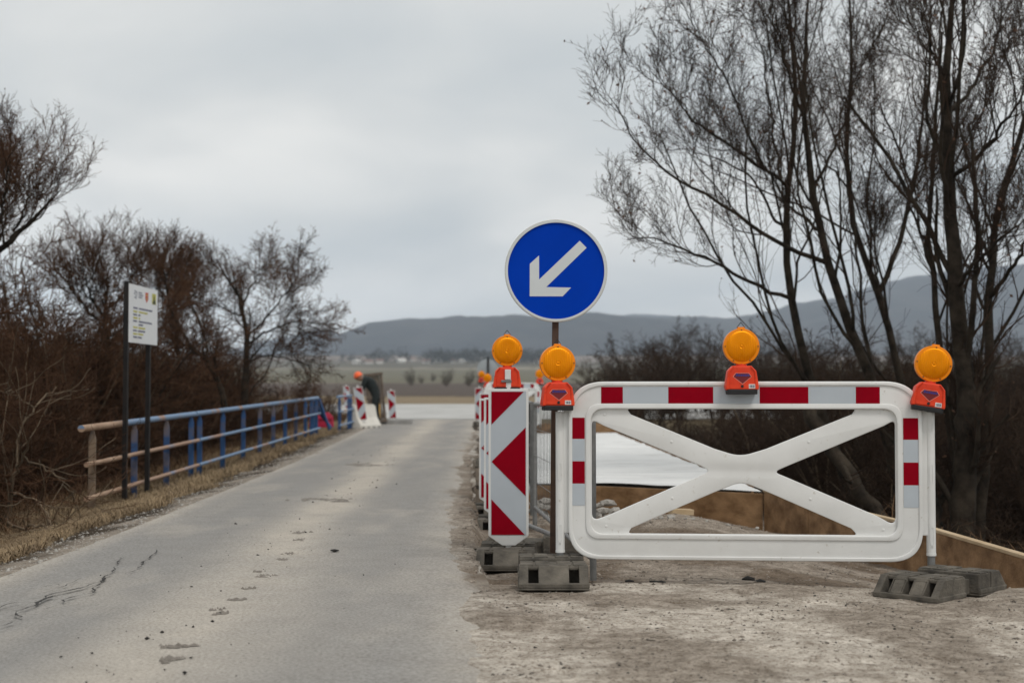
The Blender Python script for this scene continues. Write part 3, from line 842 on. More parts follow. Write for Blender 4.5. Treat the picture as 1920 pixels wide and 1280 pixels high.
# ------------------------------------------------------------------ dead grass
def grass(name, X, Y, hgt, lean, wid, m, label, cat='grass'):
    n = len(X); r = RNG
    z = G(X, Y)
    a = r.random(n) * 2 * math.pi; h = hgt * (.35 + .9 * r.random(n)); ln = lean * (.3 + r.random(n))
    dxy = np.stack([np.cos(a), np.sin(a)], 1); side = np.stack([-dxy[:, 1], dxy[:, 0]], 1)
    b = np.stack([X, Y, z - .01], 1)
    mid = b.copy(); mid[:, :2] += dxy * (h * ln * .4)[:, None]; mid[:, 2] += h * .6
    tip = b.copy(); tip[:, :2] += dxy * (h * ln * 1.3)[:, None]; tip[:, 2] += h * (1 - .5 * np.minimum(ln, 1.4))
    w_ = wid * (.6 + .8 * r.random(n))
    def sh(p, s):
        q = p.copy(); q[:, :2] += side * (w_ * s)[:, None]; return q
    Vv = np.stack([sh(b, -1), sh(b, 1), sh(mid, .8), sh(mid, -.8), sh(tip, .15), sh(tip, -.15)], 1).reshape(-1, 3)
    o = np.arange(n)[:, None] * 6
    F = np.concatenate([o + np.array([0, 1, 2, 3]), o + np.array([3, 2, 4, 5])])
    return tag(link(name, mesh_np(name, Vv, F), m), label, cat, kind='stuff')
def verge(n, y0, y1, d0, d1, seed, thr):
    r = np.random.default_rng(seed)
    Yv = y0 + (y1 - y0) * r.random(n) ** 1.25; dd = d0 + (d1 - d0) * r.random(n)
    Xv = xl(Yv) - dd
    k_ = fbm(Xv, Yv, .35, seed) + .35 * np.clip((dd - d0) / .5 - .6, -.6, .3) > thr
    return Xv[k_], Yv[k_]
grass('verge_grass', *verge(70000, 6.0, 15.5, .40, 2.6, 3, .42), .11, 1.7, .0022, M['drygrass'], 'matted dry straw-coloured grass on the verge beside the lane')
grass('railing_foot_grass', *verge(60000, 13, 46, .55, 2.1, 5, .47), .13, 1.3, .0028, M['drygrass'], 'taller dry grass growing along the foot of the railing')
grass('dead_weeds', *verge(26000, 10, 40, 1.5, 3.6, 6, .46), .24, 1.2, .0032, M['browngrass'], 'brown dead weeds under the thicket shrubs')
r_ = np.random.default_rng(9)
Xw = 3.2 + r_.random(26000) * 7; Yw = 8 + r_.random(26000) * 22
grass('dead_weeds', Xw, Yw, .38, .9, .004, M['browngrass'], 'brown dead weeds covering the bank past the formwork')
Xw = -9 + r_.random(9000) * 7; Yw = 44 + r_.random(9000) * 8
grass('dead_weeds', Xw[Xw < -4.6], Yw[Xw < -4.6], .3, .6, .012, M['browngrass'], 'brown dead weeds at the corner of the crossing road')

# ------------------------------------------------------------------ gravel and rubble
def chunk(rng, s, flat=.7):
    bm = bmesh.new()
    bmesh.ops.create_icosphere(bm, subdivisions=1, radius=1)
    for v in bm.verts:
        v.co *= rng.uniform(.7, 1.2)
        v.co = Vector((v.co.x * s, v.co.y * s * rng.uniform(.8, 1.1), v.co.z * s * flat))
    me = bpy.data.meshes.new('stone'); bm.to_mesh(me); bm.free()
    return me
def scatter(name, X, Y, smin, smax, m, label, zoff=0.0, zfun=None):
    n = len(X)
    O = np.array([[1,0,0],[-1,0,0],[0,1,0],[0,-1,0],[0,0,1],[0,0,-1]], float)
    F0 = np.array([[0,2,4],[2,1,4],[1,3,4],[3,0,4],[2,0,5],[1,2,5],[3,1,5],[0,3,5]])
    s = smin * (smax / smin) ** (RNG.random(n) ** 2.5)
    j = O[None] * (.6 + .8 * RNG.random((n, 6, 1))) + RNG.normal(size=(n, 6, 3)) * .15
    z = (G(X, Y) if zfun is None else zfun(X, Y)) + zoff
    V_ = j * s[:, None, None] * np.array([1, 1, .6]) + np.stack([X, Y, z], 1)[:, None]
    F_ = (F0[None] + np.arange(n)[:, None, None] * 6).reshape(-1, 3)
    return tag(link(name, mesh_np(name, V_.reshape(-1, 3), F_), m), label, 'gravel', kind='stuff')
def spread(n, x0, x1, y0, y1, seed, p=1.0):
    r = np.random.default_rng(seed)
    return x0 + (x1 - x0) * r.random(n), y0 + (y1 - y0) * r.random(n) ** p
X_, Y_ = spread(13000, -.5, 3.0, 4.2, 13, 2, 1.4)
k_ = (X_ > xr(Y_) + .02); X_, Y_ = X_[k_], Y_[k_]
scatter('loose_gravel', X_, Y_, .0022, .013, M['pebble'], 'loose brown gravel strewn over the dirt around the barrier')
X_, Y_ = spread(6000, -.5, 2.9, 4.2, 12.8, 4, 1.2)
k_ = (X_ > xr(Y_) + .05) & (fbm(X_, Y_, .5, 5, 5) < .5); X_, Y_ = X_[k_], Y_[k_]
scatter('dark_crumbs', X_, Y_, .002, .009, M['tarcrumb'], 'dark crumbs of tar scattered on the dirt')
X_, Y_ = spread(900, -2.5, -.2, 4.4, 40, 6, 1.5)
c_ = (X_ - xl(Y_)) / (xr(Y_) - xl(Y_)); k_ = np.random.default_rng(1).random(len(c_)) < .12 + .85 * np.exp(-((c_ - .5) / .14) ** 2)
X_, Y_ = X_[k_], Y_[k_]
scatter('road_grit', X_, Y_, .003, .012, M['tarcrumb'], 'dark grit lying along the middle of the lane', zfun=lambda a, b: a * 0 + .02)
X_, Y_ = spread(6000, 0, 1, 5, 42, 7, 1.4); X_ = xl(Y_) - .05 - .6 * X_
scatter('verge_gravel', X_, Y_, .004, .018, M['stone'], 'pale gravel along the edge of the lane by the grass')
rr_ = random.Random(12)
SM = [chunk(rr_, 1) for _ in range(6)]
for m_ in SM: m_.materials.append(M['stone'])
def stone(px, py, Y, s, label, group, flat=None):
    p = P(px, py, Y)
    o = link('stone', rr_.choice(SM)); z = g1(p.x, Y)
    o.location = (p.x, Y, max(z + s * .25, p.z)); o.rotation_euler = (rr_.uniform(-.4, .4), rr_.uniform(-.4, .4), rr_.uniform(0, 6))
    o.scale = (s, s * rr_.uniform(.7, 1), s * (flat or rr_.uniform(.6, .9)))
    return tag(o, label, 'stone', group)
LBL = 'chunk of broken concrete in the rubble heap below the white sheeting'
for px, py, s in [(1140,943,.085),(1124,947,.06),(1130,958,.07),(1152,957,.075),(1165,962,.05),(1120,966,.05),(1141,968,.05),(1172,969,.03),(1158,971,.04),(1180,975,.03),(1110,956,.06)]:
    stone(px, py, 11.6 + rr_.uniform(-.2, .3), s, LBL, 'rubble by the formwork')
for px, py, s in [(1003,945,.07),(1012,950,.06),(1022,940,.08),(1029,952,.06),(1017,962,.05),(998,958,.05),(1024,968,.045)]:
    stone(px, py, 11.8 + rr_.uniform(-.2, .3), s, 'broken concrete lump lying behind the mesh fence', 'rubble behind the mesh fence')
for px, py, s in [(1240,970,.03),(1258,976,.04),(1300,985,.02),(1230,985,.02),(1365,985,.022),(1325,992,.02),(1205,990,.025),(1285,998,.02),(1420,990,.02)]:
    stone(px, py, 10.6, s, 'fist-sized stone on the dirt mound behind the barrier', 'stones on the dirt mound')
b_ = MB().box(-.09, .09, -.05, .05, 0, .045).build('timber_offcut', M['wood_pale'], bevel=.004)
p = P(1277, 962, 11.3); b_.location = (p.x, 11.3, p.z - .01); b_.rotation_euler = (0, .05, .2)
tag(b_, 'short pale timber offcut lying on the dirt mound', 'timber')
for k, (px, py, s) in enumerate([(1402, 1074, .035), (1425, 1077, .028), (1180, 1082, .025), (1225, 1080, .02), (1240, 1084, .02)]):
    o = link('tar_lump', SM[k].copy()); o.data.materials.clear(); o.data.materials.append(M['tarcrumb'])
    q = Pz(px, py, -.03); o.location = (q.x, q.y, g1(q.x, q.y) + s * .2); o.scale = (s * 1.4, s, s * .7)
    tag(o, 'black crumbled lump of tar on the dirt under the barrier', 'lump', 'tar lumps under the barrier')
o = link('tar_lump', SM[2].copy()); o.data.materials.clear(); o.data.materials.append(M['tarcrumb'])
q = Pz(627, 1040); o.location = (q.x, q.y, .028); o.scale = (.035, .022, .014)
tag(o, 'single dark flat lump lying alone on the asphalt lane', 'lump')

# ------------------------------------------------------------------ white road barrier
S_ = 360.4
def BU(px, py): return ((px - 1394) / S_, (1081 - py) / S_)
def BL(*pts): return [BU(*p) for p in pts]
def make_barrier(lite=False):
    root = empty('road_barrier')
    outer = fillet(BL((1066, 715), (1722, 715), (1722, 1049), (1066, 1049)), [.19, .19, .17, .17], 12)
    inner = fillet(BL((1108, 766), (1676, 766), (1676, 1001), (1108, 1001)), [.075, .075, .07, .07], 8)
    plate('frame', [outer, inner], -.024, .048, M['white'], root, .007, 3)
    # raised lips along outer and inner edge
    def inset(o, d_):   # scale towards centre by a fixed margin
        cx_, cz_ = BU(1394, 882)
        hx = max(abs(a - cx_) for a, b in o); hz = max(abs(b - cz_) for a, b in o)
        return [(cx_ + (a - cx_) * (hx - d_) / hx, cz_ + (b - cz_) * (hz - d_) / hz) for a, b in o]
    plate('outer_lip', [inset(outer, .002), inset(outer, .021)], -.032, .012, M['white'], root, .004, 2)
    plate('inner_lip', [inset(inner, -.026), inset(inner, .001)], -.032, .014, M['white'], root, .005, 2)
    # cross brace with four openings
    rim = inset(inner, -.004)
    h_top = fillet(BL((1176, 766.5), (1602, 766.5), (1596, 776), (1437, 841), (1388, 856), (1340, 841), (1184, 777)), [.012, .012, .01, .16, .20, .16, .01], 8)
    h_bot = fillet(BL((1178, 1000.5), (1604, 1000.5), (1592, 988), (1440, 922), (1390, 902), (1340, 922), (1184, 990)), [.012, .012, .012, .1, .12, .1, .012], 8)
    h_lft = fillet(BL((1110, 786), (1132, 798), (1312, 872), (1332, 882), (1312, 892), (1140, 967), (1110, 978)), [.025, .04, .02, .015, .02, .05, .06], 8)
    h_rgt = fillet(BL((1674, 786), (1652, 798), (1472, 874), (1450, 884), (1472, 893), (1640, 965), (1674, 984)), [.025, .04, .02, .015, .02, .05, .06], 8)
    plate('cross_brace', [rim, h_top, h_bot, h_lft, h_rgt], -.012, .026, M['white'], root, .004, 2)
    rv = MB()
    for px, py in [(1134,777),(1260,828),(1515,828),(1645,773),(1137,987),(1261,934),(1517,934),(1650,990)]:
        u, v = BU(px, py)
        o = MB().lathe_y([(.0075, -.0115), (.0075, -.0135), (.004, -.015)], 12).build('rivet', M['white'], root)
        o.location = (u, 0, v)
    def stripe(x0, y0, x1, y1, m):
        (a, b), (c, d_) = BU(x0, y0), BU(x1, y1)
        MB().box(a, c, -.0258, -.0235, d_, b).build('reflector', m, root)
    xs__ = [1128, 1169, 1254, 1338, 1424, 1514, 1601, 1645]
    for k in range(7): stripe(xs__[k], 725, xs__[k+1], 756, M['red'] if k % 2 == 0 else M['sheet'])
    for x0, x1 in ((1067, 1097), (1687, 1718)):
        for k, (a, b) in enumerate([(783, 823), (823, 865), (865, 907), (907, 948)]): stripe(x0, a, x1, b, M['red'] if k % 2 == 0 else M['sheet'])
    # posts at both ends
    for px, sgn in ((1050, 1), (1738, -1)):
        u = BU(px, 0)[0]
        z0, z1 = BU(0, 1033)[1], BU(0, 772)[1]
        MB().tube((u, .004, z0), (u, .004, z1), .0235, n=20).build('post', M['white'], root, smooth=False)
        smooth_by_angle(root.children[-1])
        MB().tube((u, .004, z0 - .012), (u, .004, z0 + .02), .0205, n=18).tube((u, .004, z0 - .012), (u, .004, z0), .025, n=18).build('post_collar', M['white'], root)
        o = MB().tube((u, .004, .055), (u, .004, z0 + .01), .0195, n=18).build('steel_foot', M['galv'], root); smooth_by_angle(o)
        a = u + sgn * .018; b = u + sgn * .052
        MB().box(min(a, b), max(a, b), -.010, .014, BU(0, 1000)[1], BU(0, 748)[1]).build('web', M['white'], root, .003)
        for yy in (790, 885, 1000):
            zc = BU(0, yy)[1]
            sl = fillet([(u - .009, zc - .045), (u + .009, zc - .045), (u + .009, zc + .045), (u - .009, zc + .045)], .008, 5)
            il = fillet([(u - .006, zc - .042), (u + .006, zc - .042), (u + .006, zc + .042), (u - .006, zc + .042)], .005, 5)
            plate('slot_rim', [sl, il], -.0215, .006, M['white'], root)
        MB().lathe_y([(.006, -.0185), (.006, -.0215)], 10).build('bolt', M['alu'], root).location = (u, 0, BU(0, 1020)[1])
    return root
bar = make_barrier()
bar.location = (P(1394, 882, 7.42).x, 7.42, 0.0)
bar.rotation_euler = (0, 0, rad(-4.6))
tag(bar, 'large white plastic road barrier with cross brace and red and grey reflectors', 'barrier')

# ------------------------------------------------------------------ foot plates
def make_foot(pockets, panels):
    root = empty('foot_plate')
    W_, Ln, H = .175, .35, .115
    core = MB()
    for s in (-1, 1):
        y0, y1 = s * .07, s * Ln
        ya, yb_ = min(y0, y1), max(y0, y1)
        core.box(-W_, W_, ya, yb_, 0, .012)
        core.box(-W_, W_, *((ya, ya + .022) if s < 0 else (yb_ - .022, yb_)), .010, .036)
        for sd_ in (-1, 1): core.box(min(sd_ * W_, sd_ * (W_ - .02)), max(sd_ * W_, sd_ * (W_ - .02)), ya + .001, yb_ - .001, .010, .0362)
        sy = lambda a_, b_: (min(s * a_, s * b_), max(s * a_, s * b_))
        core.box(-W_ + .008, W_ - .008, *sy(.07, Ln - .16), .012, H - .006)
        core.box(-W_ + .008, W_ - .008, *sy(Ln - .162, Ln - .086), H - .026, H - .0065)
    core.box(-.115, .115, -.08, .08, .004, .082)
    core.build('body', M['rubber'], root, .006)
    for s in (-1, 1):
        edges = [-W_ + .004] + [q for pk in pockets for q in pk] + [W_ - .004]
        for k in range(0, len(edges), 2):
            x0, x1 = edges[k], edges[k + 1]
            e0, e1 = Ln - .004, Ln - .088
            e1 = Ln - .16; e2 = Ln - .088
            vs = [(x0, s*e0, .011), (x1, s*e0, .011), (x0, s*e1, .011), (x1, s*e1, .011), (x0, s*e1, H - .003), (x1, s*e1, H - .003), (x0, s*(e2 + .014), H - .003), (x1, s*(e2 + .014), H - .003), (x0, s*e0, .035), (x1, s*e0, .035)]
            MB().add(vs, ((0,1,3,2),(0,1,9,8),(8,9,7,6),(6,7,5,4),(2,3,5,4),(0,2,4,6,8),(1,3,5,7,9))).build('rib', M['rubber'], root, .004)
        # top pads with slots between them
        for (x0, x1) in ((-.165, -.10), (-.088, -.02), (.02, .088), (.10, .165)):
            for (a, b) in ((.085, .15), (.165, .255)):
                MB().box(x0, x1, min(s*a, s*b), max(s*a, s*b), H - .008, H).build('top_pad', M['rubber'], root, .002)
        if panels:
            for x0 in panels:
                Mx = Matrix.Translation((x0, s * (Ln - .036), .068)) @ Matrix.Rotation(s * -math.atan2(.078, .07), 4, 'X')
                fr = MB()
                for bx_ in ((-.036,.036,-.042,-.038),(-.036,.036,.038,.042),(-.036,-.032,-.038,.038),(.032,.036,-.038,.038)):
                    fr.box(bx_[0], bx_[1], bx_[2], bx_[3], -.003, .003, Mx)
                for gy_ in (-.018, 0, .018):
                    for gx_ in range(4):
                        if (gx_ + int(gy_ * 100)) % 5: fr.box(-.02 + gx_ * .011, -.013 + gx_ * .011, gy_ - .005, gy_ + .005, -.003, .0025, Mx)
                fr.build('embossed_panel', M['rubber'], root)
    return root
footA = make_foot([(-.125, -.075), (.075, .125)], None)
footA.location = (P(1035, 1075, 7.33).x, 7.33, -.008)
tag(footA, 'dusty rubber foot plate holding the barrier post beside the blue sign', 'foot plate')
footB = make_foot([(-.135, -.085), (-.028, .022), (.082, .132)], (-.055, .055))
pz = P(1752, 1062, 7.08)
footB.location = (pz.x + .025, 7.06, -.038); footB.rotation_euler = (0, 0, rad(-45))
tag(footB, 'dusty rubber foot plate set askew under the barrier end by the trees', 'foot plate')
def foot_at(x_, y_, z_, rz, label, group=None):
    c = copy_tree(footA); c.location = (x_, y_, z_); c.rotation_euler = (0, 0, rz)
    c['label'] = label
    if group: c['group'] = group
    return c

# ------------------------------------------------------------------ warning lamps
def make_lamp(back=False):
    root = empty('warning_lamp')
    s = 1 / S_
    body = [(-29, 0), (-31, 6), (-26, 36), (-17, 45), (17, 45), (26, 36), (31, 6), (29, 0)]
    body = [(a * s, b * s + .022) for a, b in body]
    o = plate('housing', [fillet(body, .006, 4)], -.05, .10, M['orange'], root, .010, 3)
    for sg in (-1, 1):      # raised side cheeks
        ck = [(sg*30*s, 1*s+.022), (sg*30.5*s, 6*s+.022), (sg*26*s, 35*s+.022), (sg*17*s, 44*s+.022), (sg*14*s, 44*s+.022), (sg*22.5*s, 33*s+.022), (sg*24*s, 1*s+.022)]
        plate('cheek', [fillet(ck if sg < 0 else ck[::-1], .003, 3)], -.056, .112, M['orange'], root, .004, 2)
    MB().box(-28*s, 28*s, -.052, .052, 0, .026).build('base_strip', M['black'], root, .004)
    MB().tube((0, 0, .14), (0, 0, .163), .030, .026, 20).build('neck', M['orange'], root)
    zc = .022 + 45*s + .012 + .088
    rim = MB().lathe_y([(.070, -.030), (.092, -.026), (.0935, -.018), (.0935, .018), (.092, .026), (.070, .030)], 56).build('lens_rim', M['lensrim'], root)
    rim.location = (0, 0, zc); smooth_by_angle(rim, .5)
    for sg in (-1, 1):
        ln_ = MB().lathe_y([(.079, sg*.0290), (.072, sg*.033), (.054, sg*.0365), (.030, sg*.0385), (.012, sg*.0392), (.009, sg*.0375), (.003, sg*.0405)], 56).build('lens', M['lens'], root)
        ln_.location = (0, 0, zc); smooth_by_angle(ln_, .5)
        for k in range(5):
            a = rad([90, 180, 0, 240, 300][k])
            q = MB().lathe_y([(.0035, sg*.026), (.0035, sg*.031)], 8).build('lens_screw', M['rust_post'], root)
            q.location = (.0845 * math.cos(a), 0, zc + .0845 * math.sin(a))
    MB().box(-.019, .019, -.012, .012, zc + .089, zc + .101).build('top_clip', M['lensrim'], root, .003)
    MB().path([(-.021, 0, zc + .098), (0, .004, zc + .126), (.021, 0, zc + .098), (-.021, 0, zc + .098)], .0018, 6).build('wire_handle', M['black'], root)
    yf = -.0508
    if not back:
        dm = [(-23, 27), (-16, 34), (16, 34), (23, 27), (1, 12)]
        dm = [(a*s*.76, (b*s*.95 + .020)) for a, b in dm]
        dmi = [(a*.94, .019 + 25*s + (b - .019 - 25*s)*.925) for a, b in dm]
        plate('logo_outline', [dm, dmi], yf - .0004, .0012, M['pale_print'], root)
        plate('logo_field', [dmi], yf, .0012, M['maroon'], root)
        lg = MB()
        for k in range(6):
            x0 = (-12 + k * 4.3) * s; h_ = (5.2 if k == 0 else 3.8) * s; zb = .019 + 26.5*s
            lg.prism([(x0, zb), (x0 + 3.2*s, zb), (x0 + 4.4*s, zb + h_), (x0 + 1.2*s, zb + h_)], yf - .0016, yf + .0004)
        lg.build('logo_lettering', M['navy'], root)
        MB().lathe_y([(.0075, yf + .002), (.0075, yf - .003), (.005, yf - .004)], 14).build('button', M['black'], root).location = (0, 0, .022 + 7*s)
        lb = MB().box(12*s, 24*s, yf - .0008, yf + .001, .022 + 3*s, .022 + 11*s).build('sticker', M['label'], root)
        bc = MB()
        for k in range(7): bc.box((13.5 + k*1.35)*s, (14.1 + k*1.35 + (k % 3)*.3)*s, yf - .0016, yf, .022 + 4.6*s, .022 + 9.4*s)
        bc.build('barcode', M['ink'], lb)
    else:
        MB().box(-5*s, 8*s, yf - .012, yf + .002, .022 + 18*s, .022 + 40*s).build('bracket_tube', M['white'], root, .003)
        MB().box(-13*s, 10*s, yf - .010, yf + .004, .022 + 12*s, .022 + 17*s).build('clamp', M['galv'], root, .003)
    return root
lampF = make_lamp()
lx = P(1045, 769, 7.465)
lampF.location = (lx.x, 7.465, lx.z); lampF.rotation_euler = (0, 0, rad(6))
tag(lampF, 'amber warning lamp with orange housing on the barrier post beside the sign pole', 'warning lamp')
def lamp_at(src, px, py, Y, rz, roll, label, group=None, tx=0.0):
    c = copy_tree(src); q = P(px, py, Y)
    c.location = q; c.rotation_euler = (tx, roll, rz); c['label'] = label
    if group: c['group'] = group
    return c
lamp_at(lampF, 1390, 739, 7.362, rad(-3), 0, 'amber warning lamp with orange housing astride the middle of the barrier top rail')
lamp_at(lampF, 1736, 771, 7.32, rad(-8), rad(9), 'amber warning lamp tilted on its orange housing at the barrier end by the trees')
lampB = make_lamp(True)
q = P(951, 730, 8.655); lampB.location = (q.x, 8.655, q.z - .012)
tag(lampB, 'amber warning lamp with white bracket on top of the striped guide board', 'warning lamp')

# ------------------------------------------------------------------ blue arrow sign
sg = empty('direction_sign', (P(1037, 1040, 7.62).x, 7.62, .10), 0, 'round blue sign with white arrow pointing down left on a brown post', 'sign')
k7 = 7.60 / FPX
c0 = P(1042.5, 508, 7.60) - sg.location
def ring(r, n=72): return [(c0.x + r * math.cos(2*math.pi*j/n), c0.z + r * math.sin(2*math.pi*j/n)) for j in range(n)]
yo = -.03
plate('rim', [ring(96.5*k7), ring(90.5*k7)], yo - .008, .022, M['alu'], sg, .003, 2)
plate('white_border', [ring(94.3*k7), ring(90.6*k7)], yo - .0092, .004, M['arrow'], sg)
plate('blue_disc', [ring(91*k7)], yo, .006, M['blue'], sg)
ap = [(993.2,494.9),(1010.6,479.1),(1010.6,524.4),(1087,451.5),(1099.9,464.7),(1024.1,538.5),(1070.7,539.5),(1054.9,555.9),(992.9,555.9)]
plate('arrow', [[(c0.x + (a - 1042.5)*k7, c0.z + (508 - b)*k7) for a, b in ap]], yo - .002, .003, M['arrow'], sg)
tp = P(1043, 430, 7.64) - sg.location
MB().add([(-.0175,-.01,-.05),(.0175,-.01,-.05),(.0175,.03,-.05),(-.0175,.03,-.05),(tp.x-.0175,-.01,tp.z),(tp.x+.0175,-.01,tp.z),(tp.x+.0175,.03,tp.z),(tp.x-.0175,.03,tp.z)],
         ((3,2,1,0),(4,5,6,7),(0,1,5,4),(1,2,6,5),(2,3,7,6),(3,0,4,7))).build('post', M['rust_post'], sg, .003)
for zf in (.28, -.28):
    MB().box(c0.x - .04, c0.x + .04, -.022, -.008, c0.z + zf*.6 - .012, c0.z + zf*.6 + .012).build('clamp', M['galv'], sg, .002)

# ------------------------------------------------------------------ striped guide boards
def make_board():
    root = empty('guide_board')
    k = 8.6 / FPX
    U = lambda px, py: ((px - 953.5) * k, (1022 - py) * k)
    out_ = fillet([U(916, 730), U(991, 730), U(991, 1004), U(966, 1022), U(942, 1022), U(916, 1004)], [.012, .012, .02, .01, .01, .02], 5)
    inn = [U(920.5, 734.5), U(986.5, 734.5), U(986.5, 1003), U(920.5, 1003)]
    plate('panel', [out_], -.010, .020, M['white'], root, .003, 2)
    plate('reflective_face', [inn], -.0115, .003, M['sheet'], root)
    for tri in ([(921.5,735.5),(982,735.5),(921.5,797)], [(985.5,802),(985.5,930),(921.8,866)], [(921.5,936),(984,1002),(921.5,1002)]):
        plate('red_stripe', [[U(*p_) for p_ in tri]], -.0135, .004, M['red'], root)
    MB().tube((0, .016, -.03), (0, .016, .97), .017, n=12).build('spine', M['white'], root)
    MB().box(-.016, .016, .004, .030, .93, 1.0).build('top_socket', M['white'], root, .003)
    return root
gb = make_board()
def zt(x_, y_): return g1(x_, y_) + .115
bx = P(953.5, 1022, 8.6); gb.location = (bx.x, 8.6, P(953, 1022, 8.6).z)
tag(gb, 'nearest full-faced guide board, red arrow chevrons on white, beside the sign pole', 'guide board')
foot_at(bx.x - .005, 8.64, gb.location.z - .117, rad(-2), 'rubber foot plate under the full-faced striped guide board')
foot_at(bx.x + .16, 9.5, -.10, rad(88), 'rubber foot plate lying crosswise behind the striped guide board')
def board_at(x_, y_, z_, rz, label, flip=False, group=None, rx=0.0, ry=0.0):
    c = copy_tree(gb); c.location = (x_, y_, z_); c.rotation_euler = (rx, ry, rz); c['label'] = label
    if flip: c.scale = (-1, 1, 1)
    if group: c['group'] = group
    return c
RW = ['striped guide board directly behind the full-faced one', 'striped guide board second behind the full-faced one', 'striped guide board third behind the full-faced one']
for k, (le, top, Y) in enumerate([(907.5, 745, 11.3), (898.5, 747, 12.7), (899, 737, 20.5)]):
    hw = 37.5 * 8.6 / FPX
    x_ = P(le, 800, Y).x + hw; z_ = P(le, top, Y).z - 292 * 8.6 / FPX
    board_at(x_, Y, z_, 0, RW[k], group='row of guide boards along the lane')
    foot_at(x_, Y + .02, z_ - .117, 0, 'rubber foot plate under a guide board further along the row', 'foot plates along the row')
for (px, py, Y, lab) in [(898.5, 727, 40, 'small distant guide board with lamp at the head of the row')]:
    x_ = P(px, 800, Y).x; z_ = P(px, py, Y).z - 292 * 8.6 / FPX
    board_at(x_, Y, z_, 0, lab)
    foot_at(x_, Y, z_ - .117, 0, 'rubber foot plate under a guide board further along the row', 'foot plates along the row')
    lamp_at(lampF, 903, 718, Y, 0, 0, 'small distant amber lamp on the guide board at the head of the row')
FL = 'amber lamp in the distance above the row of guide boards'
x_ = P(914, 728, 32).x
board_at(x_, 32, P(914, 729, 32).z - 292 * 8.6 / FPX, 0, 'distant guide board with lamp standing before the grey sign back')
lamp_at(lampF, 914, 729, 32.02, 0, 0, 'distant amber lamp in front of the round grey sign back')

# second white barrier at the far side of the works
b2 = copy_tree(bar)
q = P(962, 735, 30)
b2.location = (q.x, 30, P(962, 717, 30).z - 1.016); b2.rotation_euler = (0, 0, rad(52))
b2['label'] = 'distant white road barrier standing slantwise at the far side of the works'
lamp_at(lampF, 1012, 722, 30.9, 0, 0, 'distant amber lamp at the corner of the far white barrier')
lamp_at(lampF, 937, 722, 28.6, 0, 0, 'distant amber lamp half hidden behind the lamp of the guide board')
# round sign seen from behind
q = P(914, 692, 42)
rsn = empty('round_sign', (q.x, 42, g1(q.x, 42)), 0, 'round grey sign seen from behind on a dark pole', 'sign')
dz = q.z - rsn.location.z
plate('disc', [[(.3 * math.cos(a * .1309), dz + .3 * math.sin(a * .1309)) for a in range(48)]], 0, .012, M['greyback'], rsn, .003, 1)
MB().tube((.02, -.03, -.3), (.02, -.03, dz + .36), .03, n=10).build('post', M['blacksteel'], rsn)

# ------------------------------------------------------------------ mesh fence panels
def fence(A_, B_, zb, zt_, label, lean=0.0):
    A_, B_ = Vector(A_), Vector(B_)
    root = empty('mesh_fence', (A_.x, A_.y, 0), math.atan2(B_.y - A_.y, B_.x - A_.x), label, 'fence')
    Ln = (B_ - A_).length
    for x0 in (0, Ln): 
        o = MB().tube((x0, 0, zb - .14), (x0 + lean, 0, zt_), .0185, n=14).build('post', M['galv'], root); smooth_by_angle(o)
    for z0 in (zb, zt_ - .01):
        o = MB().tube((0, 0, z0), (Ln, 0, z0), .015, n=12).build('rail', M['galv'], root); smooth_by_angle(o)
    n = int(Ln / .11)
    for k in range(1, n):
        x0 = Ln * k / n
        MB().tube((x0, -.004, zb), (x0 + lean * .5, -.004, zt_), .0024, n=5).build('wire', M['wire'], root)
    for k in range(1, 4):
        z0 = zb + (zt_ - zb) * k / 4
        MB().tube((0, .004, z0), (Ln, .004, z0), .0022, n=5).build('cross_wire', M['galv'], root)
    return root
fa = P(1112, 900, 7.78); fb = P(1003, 900, 11.3)
M['wire'] = mat('dark_wire', (.07, .07, .068), .6, .2, 20)
fence((fa.x, 7.78), (fb.x, 11.3), .05, .875, 'grey wire mesh fence panel running back behind the white barrier', .02)
fc = P(985, 900, 14.9)
fence((fb.x - .02, 11.38), (fc.x, 14.9), .12, .88, 'grey wire mesh fence panel further back beside the formwork', .01)
q1, q2 = P(985, 982, 8.9), P(1034, 1002, 8.1)
o = MB().tube(q1, q2, .014, n=12).build('steel_pipe', M['galv']); smooth_by_angle(o)
tag(o, 'loose grey steel pipe lying aslant behind the brown sign post', 'pipe')

# ------------------------------------------------------------------ formwork and white-sheeted deck
fw = empty('formwork_wall', (2.3, 13.2, 0), 0, 'brown plywood formwork wall wrapping around the dirt mound', 'formwork')
def ply(a, b, za, zb_, bot, t=.03):
    """panel between ground points a,b with top za..zb_"""
    a, b = Vector((*a, 0)), Vector((*b, 0))
    d_ = (b - a); ln = d_.length; d_.normalize(); nn_ = Vector((d_.y, -d_.x, 0))
    a2, b2_ = a + d_ * .003, b - d_ * .003
    o_ = Vector(fw.location)
    vs = []
    for off in (0, t):
        vs += [a2 + nn_*off + Vector((0,0,bot)) - o_, b2_ + nn_*off + Vector((0,0,bot)) - o_, b2_ + nn_*off + Vector((0,0,zb_)) - o_, a2 + nn_*off + Vector((0,0,za)) - o_]
    j = random.uniform(-.006, .006)
    vs = [v + nn_ * j for v in vs]
    MB().add(vs, ((0,1,2,3),(7,6,5,4),(0,4,5,1),(1,5,6,2),(2,6,7,3),(3,7,4,0))).build('plywood_panel', M['wood'], fw, .003)
crn = [(-.15, 14.55, .02), (.9, 14.3, .02), (2.33, 13.25, .02)]
